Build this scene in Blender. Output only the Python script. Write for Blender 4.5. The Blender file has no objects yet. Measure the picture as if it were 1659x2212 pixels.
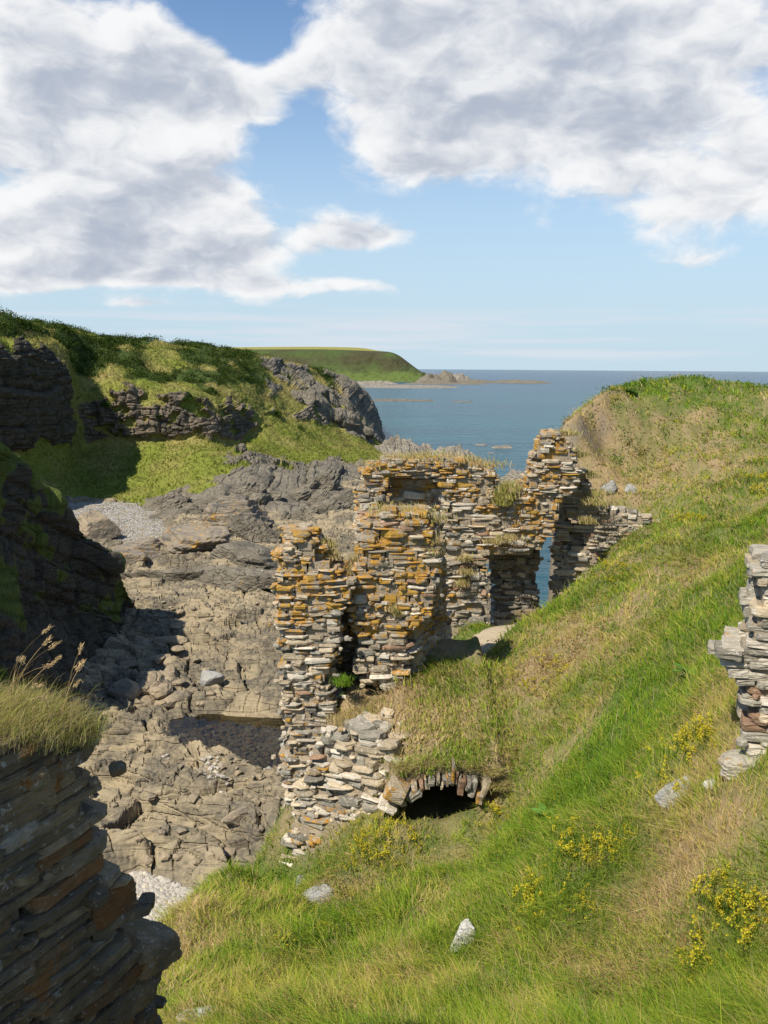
import bpy, bmesh, math, random
import numpy as np
from mathutils import Vector, Matrix
random.seed(7)
scene = bpy.context.scene
COL = scene.collection
R = math.radians

# ------------------------------------------------------------------ camera
EYE = np.array([0.0, 0.0, 20.0])
PITCH, ROLL, LENS = R(10.2), R(0.42), 28.0
FW, FH = 1659.0, 2212.0                       # the photograph's width and height as measured
FPX = LENS / 36.0 * FH
_f = np.array([0, math.cos(PITCH), -math.sin(PITCH)])
_r0 = np.array([1.0, 0, 0]); _u0 = np.array([0, math.sin(PITCH), math.cos(PITCH)])
_r = _r0 * math.cos(ROLL) + _u0 * math.sin(ROLL)
_u = -_r0 * math.sin(ROLL) + _u0 * math.cos(ROLL)
cam = bpy.data.cameras.new('camera'); camo = bpy.data.objects.new('camera', cam); COL.objects.link(camo)
camo.matrix_world = Matrix(((_r[0], _u[0], -_f[0], EYE[0]), (_r[1], _u[1], -_f[1], EYE[1]), (_r[2], _u[2], -_f[2], EYE[2]), (0, 0, 0, 1)))
cam.sensor_fit = 'VERTICAL'; cam.sensor_height = 36.0; cam.lens = LENS
cam.clip_start = 0.1; cam.clip_end = 90000.0
scene.camera = camo

def ray(u, v):
    return _f + _r * ((u - FW / 2) / FPX) - _u * ((v - FH / 2) / FPX)
def at(u, v, Y):
    d = ray(u, v); return EYE + d * (Y / d[1])
def on_z(u, v, z):
    d = ray(u, v); return EYE + d * ((z - EYE[2]) / d[2])
def on_plane(u, v, A, w):
    """meet of a sight line with the upright plane through A=(x,y) along w=(wx,wy): (s, z)"""
    d = ray(u, v); n = (w[1], -w[0])
    t = ((A[0] - EYE[0]) * n[0] + (A[1] - EYE[1]) * n[1]) / (d[0] * n[0] + d[1] * n[1])
    P = EYE + d * t
    return (P[0] - A[0]) * w[0] + (P[1] - A[1]) * w[1], P[2]
def proj(P):
    P = np.asarray(P, float) - EYE
    z = P @ _f
    zz = np.where(np.abs(z) < 1e-6, 1e-6, z)
    return FW / 2 + FPX * (P @ _r) / zz, FH / 2 - FPX * (P @ _u) / zz, z

# ------------------------------------------------------------------ node helpers
def S(nt, typ, ins=None, **props):
    n = nt.nodes.new(typ)
    for k, v in props.items(): setattr(n, k, v)
    for k, v in (ins or {}).items():
        s = n.inputs[k]
        if isinstance(v, bpy.types.NodeSocket): nt.links.new(v, s)
        elif isinstance(s.default_value, float) or isinstance(s.default_value, (int, bool)): s.default_value = v
        else:
            v = tuple(v); L = len(s.default_value)
            s.default_value = (v + (1.0,))[:L] if len(v) < L else v[:L]
    return n
def M(nt, op, a, b=0.0, c=0.0, clamp=False):
    n = nt.nodes.new('ShaderNodeMath'); n.operation = op; n.use_clamp = clamp
    for i, v in enumerate((a, b, c)):
        if isinstance(v, bpy.types.NodeSocket): nt.links.new(v, n.inputs[i])
        else: n.inputs[i].default_value = v
    return n.outputs[0]
def RMP(nt, fac, lo, hi, a=0.0, b=1.0, smooth=True):
    n = nt.nodes.new('ShaderNodeMapRange'); n.interpolation_type = 'SMOOTHSTEP' if smooth else 'LINEAR'
    nt.links.new(fac, n.inputs[0])
    for i, v in ((1, lo), (2, hi), (3, a), (4, b)):
        if isinstance(v, bpy.types.NodeSocket): nt.links.new(v, n.inputs[i])
        else: n.inputs[i].default_value = v
    return n.outputs[0]
def MIX(nt, fac, a, b, blend='MIX'):
    n = nt.nodes.new('ShaderNodeMix'); n.data_type = 'RGBA'; n.blend_type = blend
    for idx, v in ((0, fac), (6, a), (7, b)):
        s = n.inputs[idx]
        if isinstance(v, bpy.types.NodeSocket): nt.links.new(v, s)
        elif idx == 0: s.default_value = v
        else: s.default_value = tuple(v) + (1.0,) if len(v) == 3 else v
    return n.outputs[2]
def NOISE(nt, vec, scale, detail=4.0, rough=0.55, dist=0.0, lac=2.0):
    return S(nt, 'ShaderNodeTexNoise', {'Vector': vec, 'Scale': scale, 'Detail': detail, 'Roughness': rough, 'Distortion': dist, 'Lacunarity': lac}).outputs[0]

# ------------------------------------------------------------------ sun and sky
SUN_TRAVEL = np.array([0.57, 0.58, -1.0]); SUN_TRAVEL /= np.linalg.norm(SUN_TRAVEL)
TO_SUN = -SUN_TRAVEL
sun = bpy.data.lights.new('sun', 'SUN'); sun.energy = 5.0; sun.angle = R(0.53); sun.color = (1.0, 0.93, 0.80)
suno = bpy.data.objects.new('sun', sun); COL.objects.link(suno)
suno.rotation_euler = Vector(SUN_TRAVEL).to_track_quat('-Z', 'Y').to_euler(); suno.location = (0, 0, 80)

world = bpy.data.worlds.new('World'); scene.world = world; world.use_nodes = True
wt = world.node_tree; wt.nodes.clear()
world.cycles.sampling_method = 'MANUAL'; world.cycles.sample_map_resolution = 512
sky = S(wt, 'ShaderNodeTexSky', sky_type='NISHITA', sun_disc=False)
sky.sun_elevation = math.asin(TO_SUN[2]); sky.sun_rotation = math.atan2(TO_SUN[0], TO_SUN[1])
sky.altitude = 0; sky.air_density = 1.0; sky.dust_density = 0.0; sky.ozone_density = 3.0
tc = S(wt, 'ShaderNodeTexCoord').outputs['Generated']
sx = S(wt, 'ShaderNodeSeparateXYZ', {0: tc}); dx, dy, dz = sx.outputs
CB = 0.20                                      # cloud deck: directions meet a curved layer
zc = M(wt, 'ADD', M(wt, 'MAXIMUM', dz, 0.0), CB)
px = M(wt, 'DIVIDE', dx, zc); py = M(wt, 'DIVIDE', dy, zc)
def sky_pt(u, v):
    d = ray(u, v); d = d / np.linalg.norm(d); return d[0] / (max(d[2], 0) + CB), d[1] / (max(d[2], 0) + CB)
# where the cloud banks of that day stand (centre, half widths in photo units, strength)
BANKS = [(150, 130, 330, 200, .36), (120, 360, 330, 130, .32), (450, 200, 140, 110, .26), (430, 420, 160, 60, .22), (160, 500, 420, 60, .34), (450, 545, 260, 45, .40), (150, 590, 200, 32, .48), (400, 600, 160, 22, .30), (40, 620, 60, 16, .2),
         (1150, 70, 520, 170, .36), (1250, 270, 480, 150, .34), (900, 300, 170, 130, .26), (1500, 430, 240, 110, .30), (805, 510, 110, 36, .46), (770, 614, 120, 20, .30), (1540, 565, 110, 32, .22), (550, 624, 100, 26, .34), (310, 653, 90, 16, .34), (640, 150, 60, 60, .16),
         (430, 30, 100, 80, -.42), (560, 95, 80, 50, -.30), (620, 370, 80, 110, -.30), (660, 240, 50, 60, -.16), (1050, 560, 330, 70, -.34), (1150, 610, 300, 40, -.2)]
cov = 0.0
pv = S(wt, 'ShaderNodeCombineXYZ', {0: px, 1: py, 2: 0.0}).outputs[0]
for (u, v, a, b, w) in BANKS:
    cx, cy = sky_pt(u, v); ax = abs(sky_pt(u + a, v)[0] - cx); by = abs(sky_pt(u, v + b)[1] - sky_pt(u, v - b)[1]) / 2
    e = S(wt, 'ShaderNodeVectorMath', {0: pv, 1: (1 / ax, 1 / by, 0), 2: (-cx / ax, -cy / by, 0)}, operation='MULTIPLY_ADD').outputs[0]
    r2 = S(wt, 'ShaderNodeVectorMath', {0: e, 1: e}, operation='DOT_PRODUCT').outputs['Value']
    cov = M(wt, 'MULTIPLY_ADD', M(wt, 'POWER', 0.4066, r2), w, cov)
cvec = S(wt, 'ShaderNodeCombineXYZ', {0: M(wt, 'MULTIPLY', dx, 3.0), 1: M(wt, 'MULTIPLY', dy, 3.0), 2: M(wt, 'MULTIPLY', dz, 5.6)}).outputs[0]
# billowed look: the noise is sampled at a place pushed about by a coarser noise
wob = S(wt, 'ShaderNodeTexNoise', {'Vector': cvec, 'Scale': 3.6, 'Detail': 2.0, 'Roughness': 0.5}).outputs['Color']
wv = S(wt, 'ShaderNodeVectorMath', {0: wob, 1: (0.5, 0.5, 0.5)}, operation='SUBTRACT').outputs[0]
wv = S(wt, 'ShaderNodeVectorMath', {0: wv}, operation='SCALE'); wv.inputs['Scale'].default_value = 0.22
cp = S(wt, 'ShaderNodeVectorMath', {0: cvec, 1: wv.outputs[0]}, operation='ADD').outputs[0]
n1 = NOISE(wt, cp, 3.1, 7.0, 0.56)
off = S(wt, 'ShaderNodeVectorMath', {0: cp, 1: (-0.035, -0.03, 0.085)}, operation='ADD').outputs[0]   # a step towards the sun
n2 = NOISE(wt, off, 3.1, 5.0, 0.54)
dens = M(wt, 'ADD', M(wt, 'ADD', n1, cov), 0.0)
lift = RMP(wt, dz, 0.02, 0.13, -0.06, 0.0)
dens = M(wt, 'ADD', dens, lift)
alpha = RMP(wt, dens, 0.535, 0.78)
thick = RMP(wt, dens, 0.66, 1.16)
edge = RMP(wt, M(wt, 'SUBTRACT', n1, n2), -0.17, 0.17, -0.5, 0.5, False)
dark = M(wt, 'SUBTRACT', M(wt, 'MULTIPLY_ADD', thick, 0.72, 0.16), M(wt, 'MULTIPLY', edge, 1.25))
dark = RMP(wt, dark, -0.2, 1.25)
ccol = MIX(wt, dark, (6.9, 6.95, 7.0), (3.35, 3.75, 4.5))
# thin streaks low over the sea
svec = S(wt, 'ShaderNodeCombineXYZ', {0: M(wt, 'MULTIPLY', dx, 2.2), 1: M(wt, 'MULTIPLY', dz, 42.0), 2: dy}).outputs[0]
streak = RMP(wt, NOISE(wt, svec, 1.5, 3.0, 0.55), 0.40, 0.66)
low = M(wt, 'MULTIPLY', RMP(wt, dz, 0.0, 0.02), RMP(wt, dz, 0.085, 0.05))
streak = M(wt, 'MULTIPLY', streak, M(wt, 'MULTIPLY', low, 0.95))
skyc = MIX(wt, 1.0, sky.outputs[0], (0.98, 1.08, 1.14), 'MULTIPLY')
skyc = MIX(wt, RMP(wt, dz, 0.42, 0.0, 0.0, 0.97), skyc, (4.0, 5.15, 6.0))       # sea air thickens towards the horizon
c1 = MIX(wt, streak, skyc, (5.0, 5.6, 6.2))
c2 = MIX(wt, alpha, c1, ccol)
bg = S(wt, 'ShaderNodeBackground', {'Color': c2, 'Strength': 0.096})
wo = wt.nodes.new('ShaderNodeOutputWorld'); wt.links.new(bg.outputs[0], wo.inputs[0])

vs = scene.view_settings
vs.view_transform = 'Standard'; vs.look = 'None'; vs.exposure = 0.5; vs.gamma = 1.0; vs.use_curve_mapping = False
scene.render.film_transparent = False
scene.cycles.max_bounces = 6; scene.cycles.diffuse_bounces = 3; scene.cycles.glossy_bounces = 2
scene.cycles.transparent_max_bounces = 8; scene.cycles.transmission_bounces = 2

# ------------------------------------------------------------------ numeric helpers
_rs = np.random.RandomState(11)
_perm = _rs.permutation(256); _perm = np.concatenate([_perm, _perm, _perm])
_grad = _rs.normal(size=(256, 3)); _grad /= np.linalg.norm(_grad, axis=1)[:, None]
def pn(x, y, z=0.0):
    x, y, z = np.broadcast_arrays(np.asarray(x, float), np.asarray(y, float), np.asarray(z, float))
    xi, yi, zi = np.floor(x), np.floor(y), np.floor(z)
    xf, yf, zf = x - xi, y - yi, z - zi
    xi = xi.astype(np.int64) & 255; yi = yi.astype(np.int64) & 255; zi = zi.astype(np.int64) & 255
    fx, fy, fz = (t * t * t * (t * (t * 6 - 15) + 10) for t in (xf, yf, zf))
    out = 0
    for a in (0, 1):
        wa = fx if a else 1 - fx
        for b in (0, 1):
            wb = fy if b else 1 - fy
            for c in (0, 1):
                wc = fz if c else 1 - fz
                g = _grad[_perm[_perm[_perm[(xi + a) & 255] + ((yi + b) & 255)] + ((zi + c) & 255)]]
                out = out + wa * wb * wc * (g[..., 0] * (xf - a) + g[..., 1] * (yf - b) + g[..., 2] * (zf - c))
    return out * 1.5
def fbm(x, y, z=0.0, o=4, g=0.5):
    s, a, f = 0.0, 1.0, 1.0
    for k in range(o):
        s = s + a * pn(x * f + 17.3 * k, y * f - 9.1 * k, z * f + 3.7 * k); a *= g; f *= 2.03
    return s
def worley(x, y):
    """distance to the nearest and second cell, and a random number of the nearest cell"""
    x = np.asarray(x, float); y = np.asarray(y, float)
    xi, yi = np.floor(x), np.floor(y)
    f1 = np.full(x.shape, 9.0); f2 = f1.copy(); cid = np.zeros(x.shape); gx = np.zeros(x.shape); gy = np.zeros(x.shape)
    for a in (-1, 0, 1):
        for b in (-1, 0, 1):
            ix, iy = xi + a, yi + b
            h = _perm[_perm[ix.astype(np.int64) & 255] + (iy.astype(np.int64) & 255)]
            jx = ix + (_perm[h] / 255.0) * .8 + .1; jy = iy + (_perm[h + 91] / 255.0) * .8 + .1
            d = np.hypot(jx - x, jy - y)
            near = d < f1
            f2 = np.where(near, f1, np.minimum(f2, d)); cid = np.where(near, _perm[h + 37] / 255.0, cid)
            gx = np.where(near, x - jx, gx); gy = np.where(near, y - jy, gy)
            f1 = np.where(near, d, f1)
    return f1, f2, cid, gx, gy
def sstep(a, b, x):
    t = np.clip((x - a) / (b - a), 0, 1); return t * t * (3 - 2 * t)
def saw(t, k=0.82):
    """a slow rise and a quick fall, like the edges of tilted beds"""
    f = t - np.floor(t); return np.where(f < k, f / k, (1 - f) / (1 - k))

# ------------------------------------------------------------------ object helpers
def mesh_np(name, V, F, mat=None, smooth=False, col=None, attrs=None):
    V = np.ascontiguousarray(V, np.float32).reshape(-1, 3); F = np.ascontiguousarray(F, np.int32)
    me = bpy.data.meshes.new(name); k = F.shape[1]
    me.vertices.add(len(V)); me.vertices.foreach_set('co', V.ravel())
    me.loops.add(F.size); me.loops.foreach_set('vertex_index', F.ravel())
    me.polygons.add(len(F)); me.polygons.foreach_set('loop_start', np.arange(0, F.size, k, dtype=np.int32))
    me.polygons.foreach_set('loop_total', np.full(len(F), k, np.int32))
    me.polygons.foreach_set('use_smooth', np.full(len(F), smooth, bool))
    me.update(calc_edges=True)
    if col is not None:
        a = me.attributes.new('tint', 'FLOAT_COLOR', 'POINT')
        c = np.ones((len(V), 4), np.float32); c[:, :3] = col; a.data.foreach_set('color', c.ravel())
    for n, arr in (attrs or {}).items():
        a = me.attributes.new(n, 'FLOAT', 'POINT'); a.data.foreach_set('value', np.ascontiguousarray(arr, np.float32).ravel())
    if mat is not None: me.materials.append(mat)
    return me
def link(name, data, parent=None, loc=None):
    o = bpy.data.objects.new(name, data); COL.objects.link(o)
    if parent is not None: o.parent = parent
    if loc is not None: o.location = loc
    return o
def tag(o, label=None, cat=None, group=None, kind=None):
    for k, v in (('label', label), ('category', cat), ('group', group), ('kind', kind)):
        if v: o[k] = v
    return o
def thing(name, label, cat, loc=(0, 0, 0), group=None):
    return tag(link(name, None, loc=tuple(float(c) for c in loc)), label, cat, group)
def grid_faces(nr, nc):
    i = np.arange(nr - 1)[:, None] * nc + np.arange(nc - 1)[None, :]
    return np.stack([i, i + 1, i + nc + 1, i + nc], -1).reshape(-1, 4)
def in_poly(px_, py_, poly):
    px_ = np.asarray(px_, float); py_ = np.asarray(py_, float); c = np.zeros(px_.shape, bool); n = len(poly)
    for i in range(n):
        x1, y1 = poly[i]; x2, y2 = poly[(i + 1) % n]
        if y1 == y2: continue
        c ^= ((y1 > py_) != (y2 > py_)) & (px_ < (x2 - x1) * (py_ - y1) / (y2 - y1) + x1)
    return c
def crom(P, t):
    """Catmull-Rom through the rows of P (n, ...) at t in 0..n-1"""
    n = len(P); i = np.clip(np.floor(t).astype(int), 0, n - 2); f = (t - i).reshape((-1,) + (1,) * (P.ndim - 1))
    p0, p1, p2, p3 = P[np.maximum(i - 1, 0)], P[i], P[i + 1], P[np.minimum(i + 2, n - 1)]
    k = 0.42
    m1, m2 = k * (p2 - p0), k * (p3 - p1)
    return (2 * f**3 - 3 * f**2 + 1) * p1 + (f**3 - 2 * f**2 + f) * m1 + (-2 * f**3 + 3 * f**2) * p2 + (f**3 - f**2) * m2
def grid_normals(P):
    du = np.gradient(P, axis=1); dv = np.gradient(P, axis=0)
    n = np.cross(du, dv); return n / (np.linalg.norm(n, axis=2, keepdims=True) + 1e-9)

# ------------------------------------------------------------------ materials
def new_mat(name):
    m = bpy.data.materials.new(name); m.use_nodes = True; nt = m.node_tree; nt.nodes.clear()
    out = nt.nodes.new('ShaderNodeOutputMaterial'); return m, nt, out
def principled(nt, out, col, rough=0.85, normal=None, spec=0.25):
    b = S(nt, 'ShaderNodeBsdfPrincipled', {'Base Color': col, 'Roughness': rough, 'Specular IOR Level': spec})
    if normal is not None: nt.links.new(normal, b.inputs['Normal'])
    nt.links.new(b.outputs[0], out.inputs[0]); return b
def bump(nt, h, strength=0.5, dist=0.05, prev=None):
    n = S(nt, 'ShaderNodeBump', {'Height': h, 'Strength': strength, 'Distance': dist})
    if prev is not None: nt.links.new(prev, n.inputs['Normal'])
    return n.outputs[0]
def pos(nt): return S(nt, 'ShaderNodeNewGeometry').outputs['Position']
def scaled(nt, vec, s, rot=None):
    return S(nt, 'ShaderNodeMapping', {'Vector': vec, 'Scale': s, 'Rotation': rot or (0, 0, 0)}).outputs[0]
def attr(nt, n): return S(nt, 'ShaderNodeAttribute', attribute_name=n)

def mat_slate(name, base, alt, lichen=0.0, lcol=(0.46, 0.235, 0.028), pale=0.15, vein=0.35, crust=0.0):
    """one broken slate: its own tone, bedding lines, pale crust, and lichen growing in patches"""
    m, nt, out = new_mat(name); g = S(nt, 'ShaderNodeNewGeometry'); P = g.outputs['Position']
    rnd = M(nt, 'FRACT', M(nt, 'ADD', S(nt, 'ShaderNodeObjectInfo').outputs['Random'], g.outputs['Random Per Island']))
    rnd2 = M(nt, 'FRACT', M(nt, 'MULTIPLY', rnd, 7.31))
    off = S(nt, 'ShaderNodeCombineXYZ', {0: M(nt, 'MULTIPLY', rnd, 40), 1: M(nt, 'MULTIPLY', rnd2, 31), 2: 0}).outputs[0]
    Q = S(nt, 'ShaderNodeVectorMath', {0: P, 1: off}, operation='ADD').outputs[0]
    c = MIX(nt, rnd, base, alt)
    c = MIX(nt, 1.0, c, S(nt, 'ShaderNodeCombineXYZ', {k: M(nt, 'MULTIPLY_ADD', rnd2, 0.7, 0.62) for k in (0, 1, 2)}).outputs[0], 'MULTIPLY')
    nb = NOISE(nt, Q, 9, 5, 0.62)
    c = MIX(nt, RMP(nt, nb, 0.35, 0.75, 0.0, 0.55), c, tuple(x * 0.55 for x in alt))
    bed = NOISE(nt, scaled(nt, Q, (3, 3, 55)), 1.0, 3, 0.6)
    c = MIX(nt, RMP(nt, bed, 0.5, 0.75, 0.0, vein), c, tuple(x * 0.4 for x in base))
    pc = RMP(nt, NOISE(nt, Q, 16, 3, 0.6), 0.66 - pale * 0.5, 0.78 - pale * 0.5, 0.0, 0.8)
    c = MIX(nt, pc, c, (0.46, 0.42, 0.36))
    if lichen > 0:
        ln = M(nt, 'ADD', M(nt, 'MULTIPLY', NOISE(nt, P, 2.2, 4, 0.66), 0.45), M(nt, 'MULTIPLY', NOISE(nt, P, 9.0, 5, 0.72), 0.55))
        lc = MIX(nt, RMP(nt, NOISE(nt, P, 6, 4, 0.6), .35, .65), lcol, (lcol[0] * .72, lcol[1] * .78, lcol[2] * 1.3)); lc = MIX(nt, RMP(nt, NOISE(nt, Q, 30, 3, 0.6), .4, .75, 0, .7), lc, (lcol[0] * .55, lcol[1] * .45, lcol[2] * .6))
        c = MIX(nt, RMP(nt, ln, 0.66 - lichen * 0.36, 0.70 - lichen * 0.36, 0.0, 0.92), c, lc)
    if crust > 0:                                  # close-up stone: stains across the stones, moss, small pale lichens, chipped laminae
        c = MIX(nt, RMP(nt, NOISE(nt, P, 3.2, 5, 0.65), .40, .62, 0, .8 * crust), c, (0.13, 0.108, 0.072))
        c = MIX(nt, RMP(nt, NOISE(nt, P, 5.5, 6, 0.7), .56, .68, 0, .75 * crust), c, (0.17, 0.15, 0.075))
        c = MIX(nt, RMP(nt, NOISE(nt, P, 21, 4, 0.7), .60, .66, 0, .75 * crust), c, (0.44, 0.42, 0.35))
        c = MIX(nt, RMP(nt, NOISE(nt, P, 2.7, 5, 0.7), .60, .66, 0, .8 * crust), c, (0.27, 0.125, 0.04))
    lam = NOISE(nt, scaled(nt, Q, (7, 7, 130)), 1.0, 4, 0.65)
    h = M(nt, 'ADD', NOISE(nt, Q, 22, 5, 0.65), M(nt, 'ADD', M(nt, 'MULTIPLY', bed, 0.8), M(nt, 'MULTIPLY', lam, 0.6 * crust)))
    if crust > 0: h = M(nt, 'ADD', h, M(nt, 'MULTIPLY', NOISE(nt, P, 60, 4, 0.7), .35))
    principled(nt, out, c, 0.9, bump(nt, h, 0.75 + .25 * crust, 0.025 + .01 * crust), 0.2)
    return m
MS = {
 'grey': mat_slate('slate_grey', (0.31, 0.275, 0.215), (0.21, 0.19, 0.155), 0.10, pale=0.20),
 'tan': mat_slate('slate_tan', (0.48, 0.385, 0.255), (0.34, 0.275, 0.19), 0.14, pale=0.24),
 'pale': mat_slate('slate_pale', (0.58, 0.51, 0.40), (0.45, 0.385, 0.30), 0.04, pale=0.32),
 'brown': mat_slate('slate_rusty', (0.26, 0.15, 0.085), (0.33, 0.22, 0.15), 0.15, pale=0.1),
 'lichen': mat_slate('slate_lichened', (0.45, 0.37, 0.26), (0.26, 0.22, 0.17), 0.47),
 'lichen2': mat_slate('slate_thick_lichen', (0.30, 0.24, 0.17), (0.26, 0.21, 0.15), 0.60, (0.45, 0.255, 0.03)),
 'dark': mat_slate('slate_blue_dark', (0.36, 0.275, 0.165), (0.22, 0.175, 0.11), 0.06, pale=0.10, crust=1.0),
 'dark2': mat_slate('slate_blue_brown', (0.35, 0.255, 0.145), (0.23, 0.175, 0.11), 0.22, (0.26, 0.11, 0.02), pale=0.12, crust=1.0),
 'rust': mat_slate('slate_deep_rust', (0.26, 0.13, 0.05), (0.20, 0.11, 0.055), 0.25, (0.24, 0.10, 0.02), pale=0.0, crust=.7),
 'block': mat_slate('block_stone', (0.40, 0.32, 0.22), (0.29, 0.24, 0.17), 0.1, pale=0.1, crust=.8),
 'graycrust': mat_slate('lichened_grey_block', (0.43, 0.385, 0.305), (0.30, 0.27, 0.215), 0.2, pale=0.22, crust=.25),
}
def mat_mortar(name, a, b, sc=6, lichen=0.0):
    m, nt, out = new_mat(name); P = pos(nt)
    c = MIX(nt, NOISE(nt, P, sc, 5, 0.65), a, b)
    c = MIX(nt, RMP(nt, NOISE(nt, P, sc * 3.1, 3, 0.6), 0.55, 0.7), c, tuple(x * 0.6 for x in a))
    if lichen > 0:
        ln = M(nt, 'ADD', M(nt, 'MULTIPLY', NOISE(nt, P, 2.2, 4, 0.66), 0.45), M(nt, 'MULTIPLY', NOISE(nt, P, 9.0, 5, 0.72), 0.55))
        c = MIX(nt, RMP(nt, ln, 0.66 - lichen * 0.36, 0.70 - lichen * 0.36, 0.0, 0.85), c, (0.42, 0.23, 0.035))
    principled(nt, out, c, 0.95, bump(nt, NOISE(nt, P, sc * 4, 5, 0.7), 0.9, 0.05), 0.1); return m
M_MORTAR_LICH = mat_mortar('lichened_mortar', (0.40, 0.325, 0.235), (0.28, 0.225, 0.16), 6, 0.36)
M_MORTAR = mat_mortar('lime_mortar', (0.40, 0.325, 0.235), (0.28, 0.225, 0.16))
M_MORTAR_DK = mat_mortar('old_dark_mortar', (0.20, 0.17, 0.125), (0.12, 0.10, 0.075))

def mat_rock(name, a, b, dark, stripe=(1, 1, 9), rot=(0, 0, 0), sc=0.6, white=0.0, lichen=0.0, bd=0.10, patch=(0.45, 0.62)):
    """bare bedded rock: two tones in patches, bedding streaks, cracks, pale spots"""
    m, nt, out = new_mat(name); P = pos(nt)
    c = MIX(nt, RMP(nt, NOISE(nt, P, sc, 6, 0.62), *patch), a, b)
    st = NOISE(nt, scaled(nt, P, stripe, rot), sc * 2.0, 5, 0.6, 0.4)
    c = MIX(nt, RMP(nt, st, 0.52, 0.74, 0.0, 0.65), c, dark)
    fine = NOISE(nt, P, sc * 14, 5, 0.68)
    c = MIX(nt, RMP(nt, fine, 0.35, 0.75, 0.0, 0.45), c, tuple(x * 1.45 for x in a))
    if white > 0: c = MIX(nt, RMP(nt, NOISE(nt, P, sc * 5, 4, 0.65), 0.76 - white * .3, 0.80 - white * .3, 0.0, 0.85), c, (0.62, 0.62, 0.60))
    if lichen > 0: c = MIX(nt, RMP(nt, NOISE(nt, P, sc * 2.2, 6, 0.66), 0.72 - lichen * .4, 0.80 - lichen * .4, 0.0, 0.8), c, (0.40, 0.23, 0.05))
    vor = S(nt, 'ShaderNodeTexVoronoi', {'Vector': scaled(nt, P, stripe, rot), 'Scale': sc * 1.3}, feature='DISTANCE_TO_EDGE').outputs[0]
    h = M(nt, 'ADD', M(nt, 'ADD', M(nt, 'MULTIPLY', st, 1.2), M(nt, 'MULTIPLY', fine, 0.35)), M(nt, 'MULTIPLY', RMP(nt, vor, 0.0, 0.08), 0.35))
    principled(nt, out, c, 0.88, bump(nt, h, 0.9, bd), 0.25); return m
M_SHORE = mat_rock('shore_rock', (0.265, 0.213, 0.133), (0.095, 0.083, 0.062), (0.05, 0.044, 0.038), (0.5, 2.4, 6), (0, 0, R(14)), 0.28, bd=0.16, patch=(0.40, 0.57))
M_DARKROCK = mat_rock('grey_bedded_rock', (0.165, 0.142, 0.105), (0.092, 0.08, 0.060), (0.036, 0.032, 0.026), (1.4, 1.4, 3), (R(25), R(52), 0), 0.35, white=0.25, lichen=0.12, bd=0.3)
M_CLIFFROCK = mat_rock('shade_darkened_cliff_rock', (0.07, 0.06, 0.042), (0.05, 0.046, 0.030), (0.022, 0.02, 0.018), (1, 1, 5), (R(20), R(15), 0), 0.4, lichen=0.1, bd=0.3)  # rock colour lowered to deepen the shade on the gully wall
M_LICHROCK = mat_rock('lichened_rock', (0.22, 0.18, 0.13), (0.14, 0.125, 0.11), (0.05, 0.05, 0.05), (1, 1, 6), (R(30), R(40), 0), 0.45, lichen=0.42, bd=0.2)
M_BROWNROCK = mat_rock('brown_boulder_rock', (0.26, 0.205, 0.135), (0.16, 0.135, 0.10), (0.07, 0.06, 0.055), (1, 1, 3), (R(10), R(10), 0), 0.5, lichen=0.12, bd=0.15)
M_SEAROCK = mat_rock('weathered_sea_rock', (0.24, 0.21, 0.165), (0.12, 0.108, 0.09), (0.05, 0.05, 0.05), (1.2, 1.2, 4), (R(20), R(60), 0), 0.3, bd=0.4)
M_WHITEROCK = mat_rock('white_weathered_rock', (0.44, 0.42, 0.37), (0.27, 0.26, 0.225), (0.16, 0.16, 0.15), (2, 2, 9), (R(30), R(20), 0), 2.0, bd=0.03)
M_GREYROCK = mat_rock('grey_field_stone', (0.30, 0.29, 0.265), (0.20, 0.20, 0.19), (0.10, 0.10, 0.10), (2, 2, 9), (R(10), R(20), 0), 2.0, white=0.2, bd=0.03)

def mat_leaf(name, trans=0.35, gloss=0.0):
    m, nt, out = new_mat(name); c = attr(nt, 'tint').outputs['Color']
    d = S(nt, 'ShaderNodeBsdfDiffuse', {'Color': c}); t = S(nt, 'ShaderNodeBsdfTranslucent', {'Color': c})
    mx = S(nt, 'ShaderNodeMixShader', {0: trans, 1: d.outputs[0], 2: t.outputs[0]})
    nt.links.new(mx.outputs[0], out.inputs[0]); return m
M_GRASS = mat_leaf('grass_blades', 0.38)
M_LEAF = mat_leaf('leaves', 0.30)
def mat_tint(name, sc=3.0, bd=0.08, var=0.5):
    """ground whose plant cover is given by its own tint, roughened"""
    m, nt, out = new_mat(name); P = pos(nt); c = attr(nt, 'tint').outputs['Color']
    n = NOISE(nt, P, sc, 6, 0.68); n2 = NOISE(nt, P, sc * 5.3, 4, 0.7)
    f = M(nt, 'ADD', M(nt, 'MULTIPLY_ADD', n, var * 1.6, 1.0 - var * .8), M(nt, 'MULTIPLY_ADD', n2, var, -var * .5))
    c = MIX(nt, 1.0, c, S(nt, 'ShaderNodeCombineXYZ', {0: f, 1: f, 2: f}).outputs[0], 'MULTIPLY')
    principled(nt, out, c, 0.95, bump(nt, M(nt, 'ADD', n, M(nt, 'MULTIPLY', n2, 0.5)), 1.0, bd), 0.1); return m
M_TURF = mat_tint('turf_ground', 6.0, 0.05, 0.5)
M_HILL = mat_tint('hill_ground', 0.9, 0.35, 0.55)
M_FARHILL = mat_tint('far_hill_ground', 0.12, 1.5, 0.45)

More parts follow.
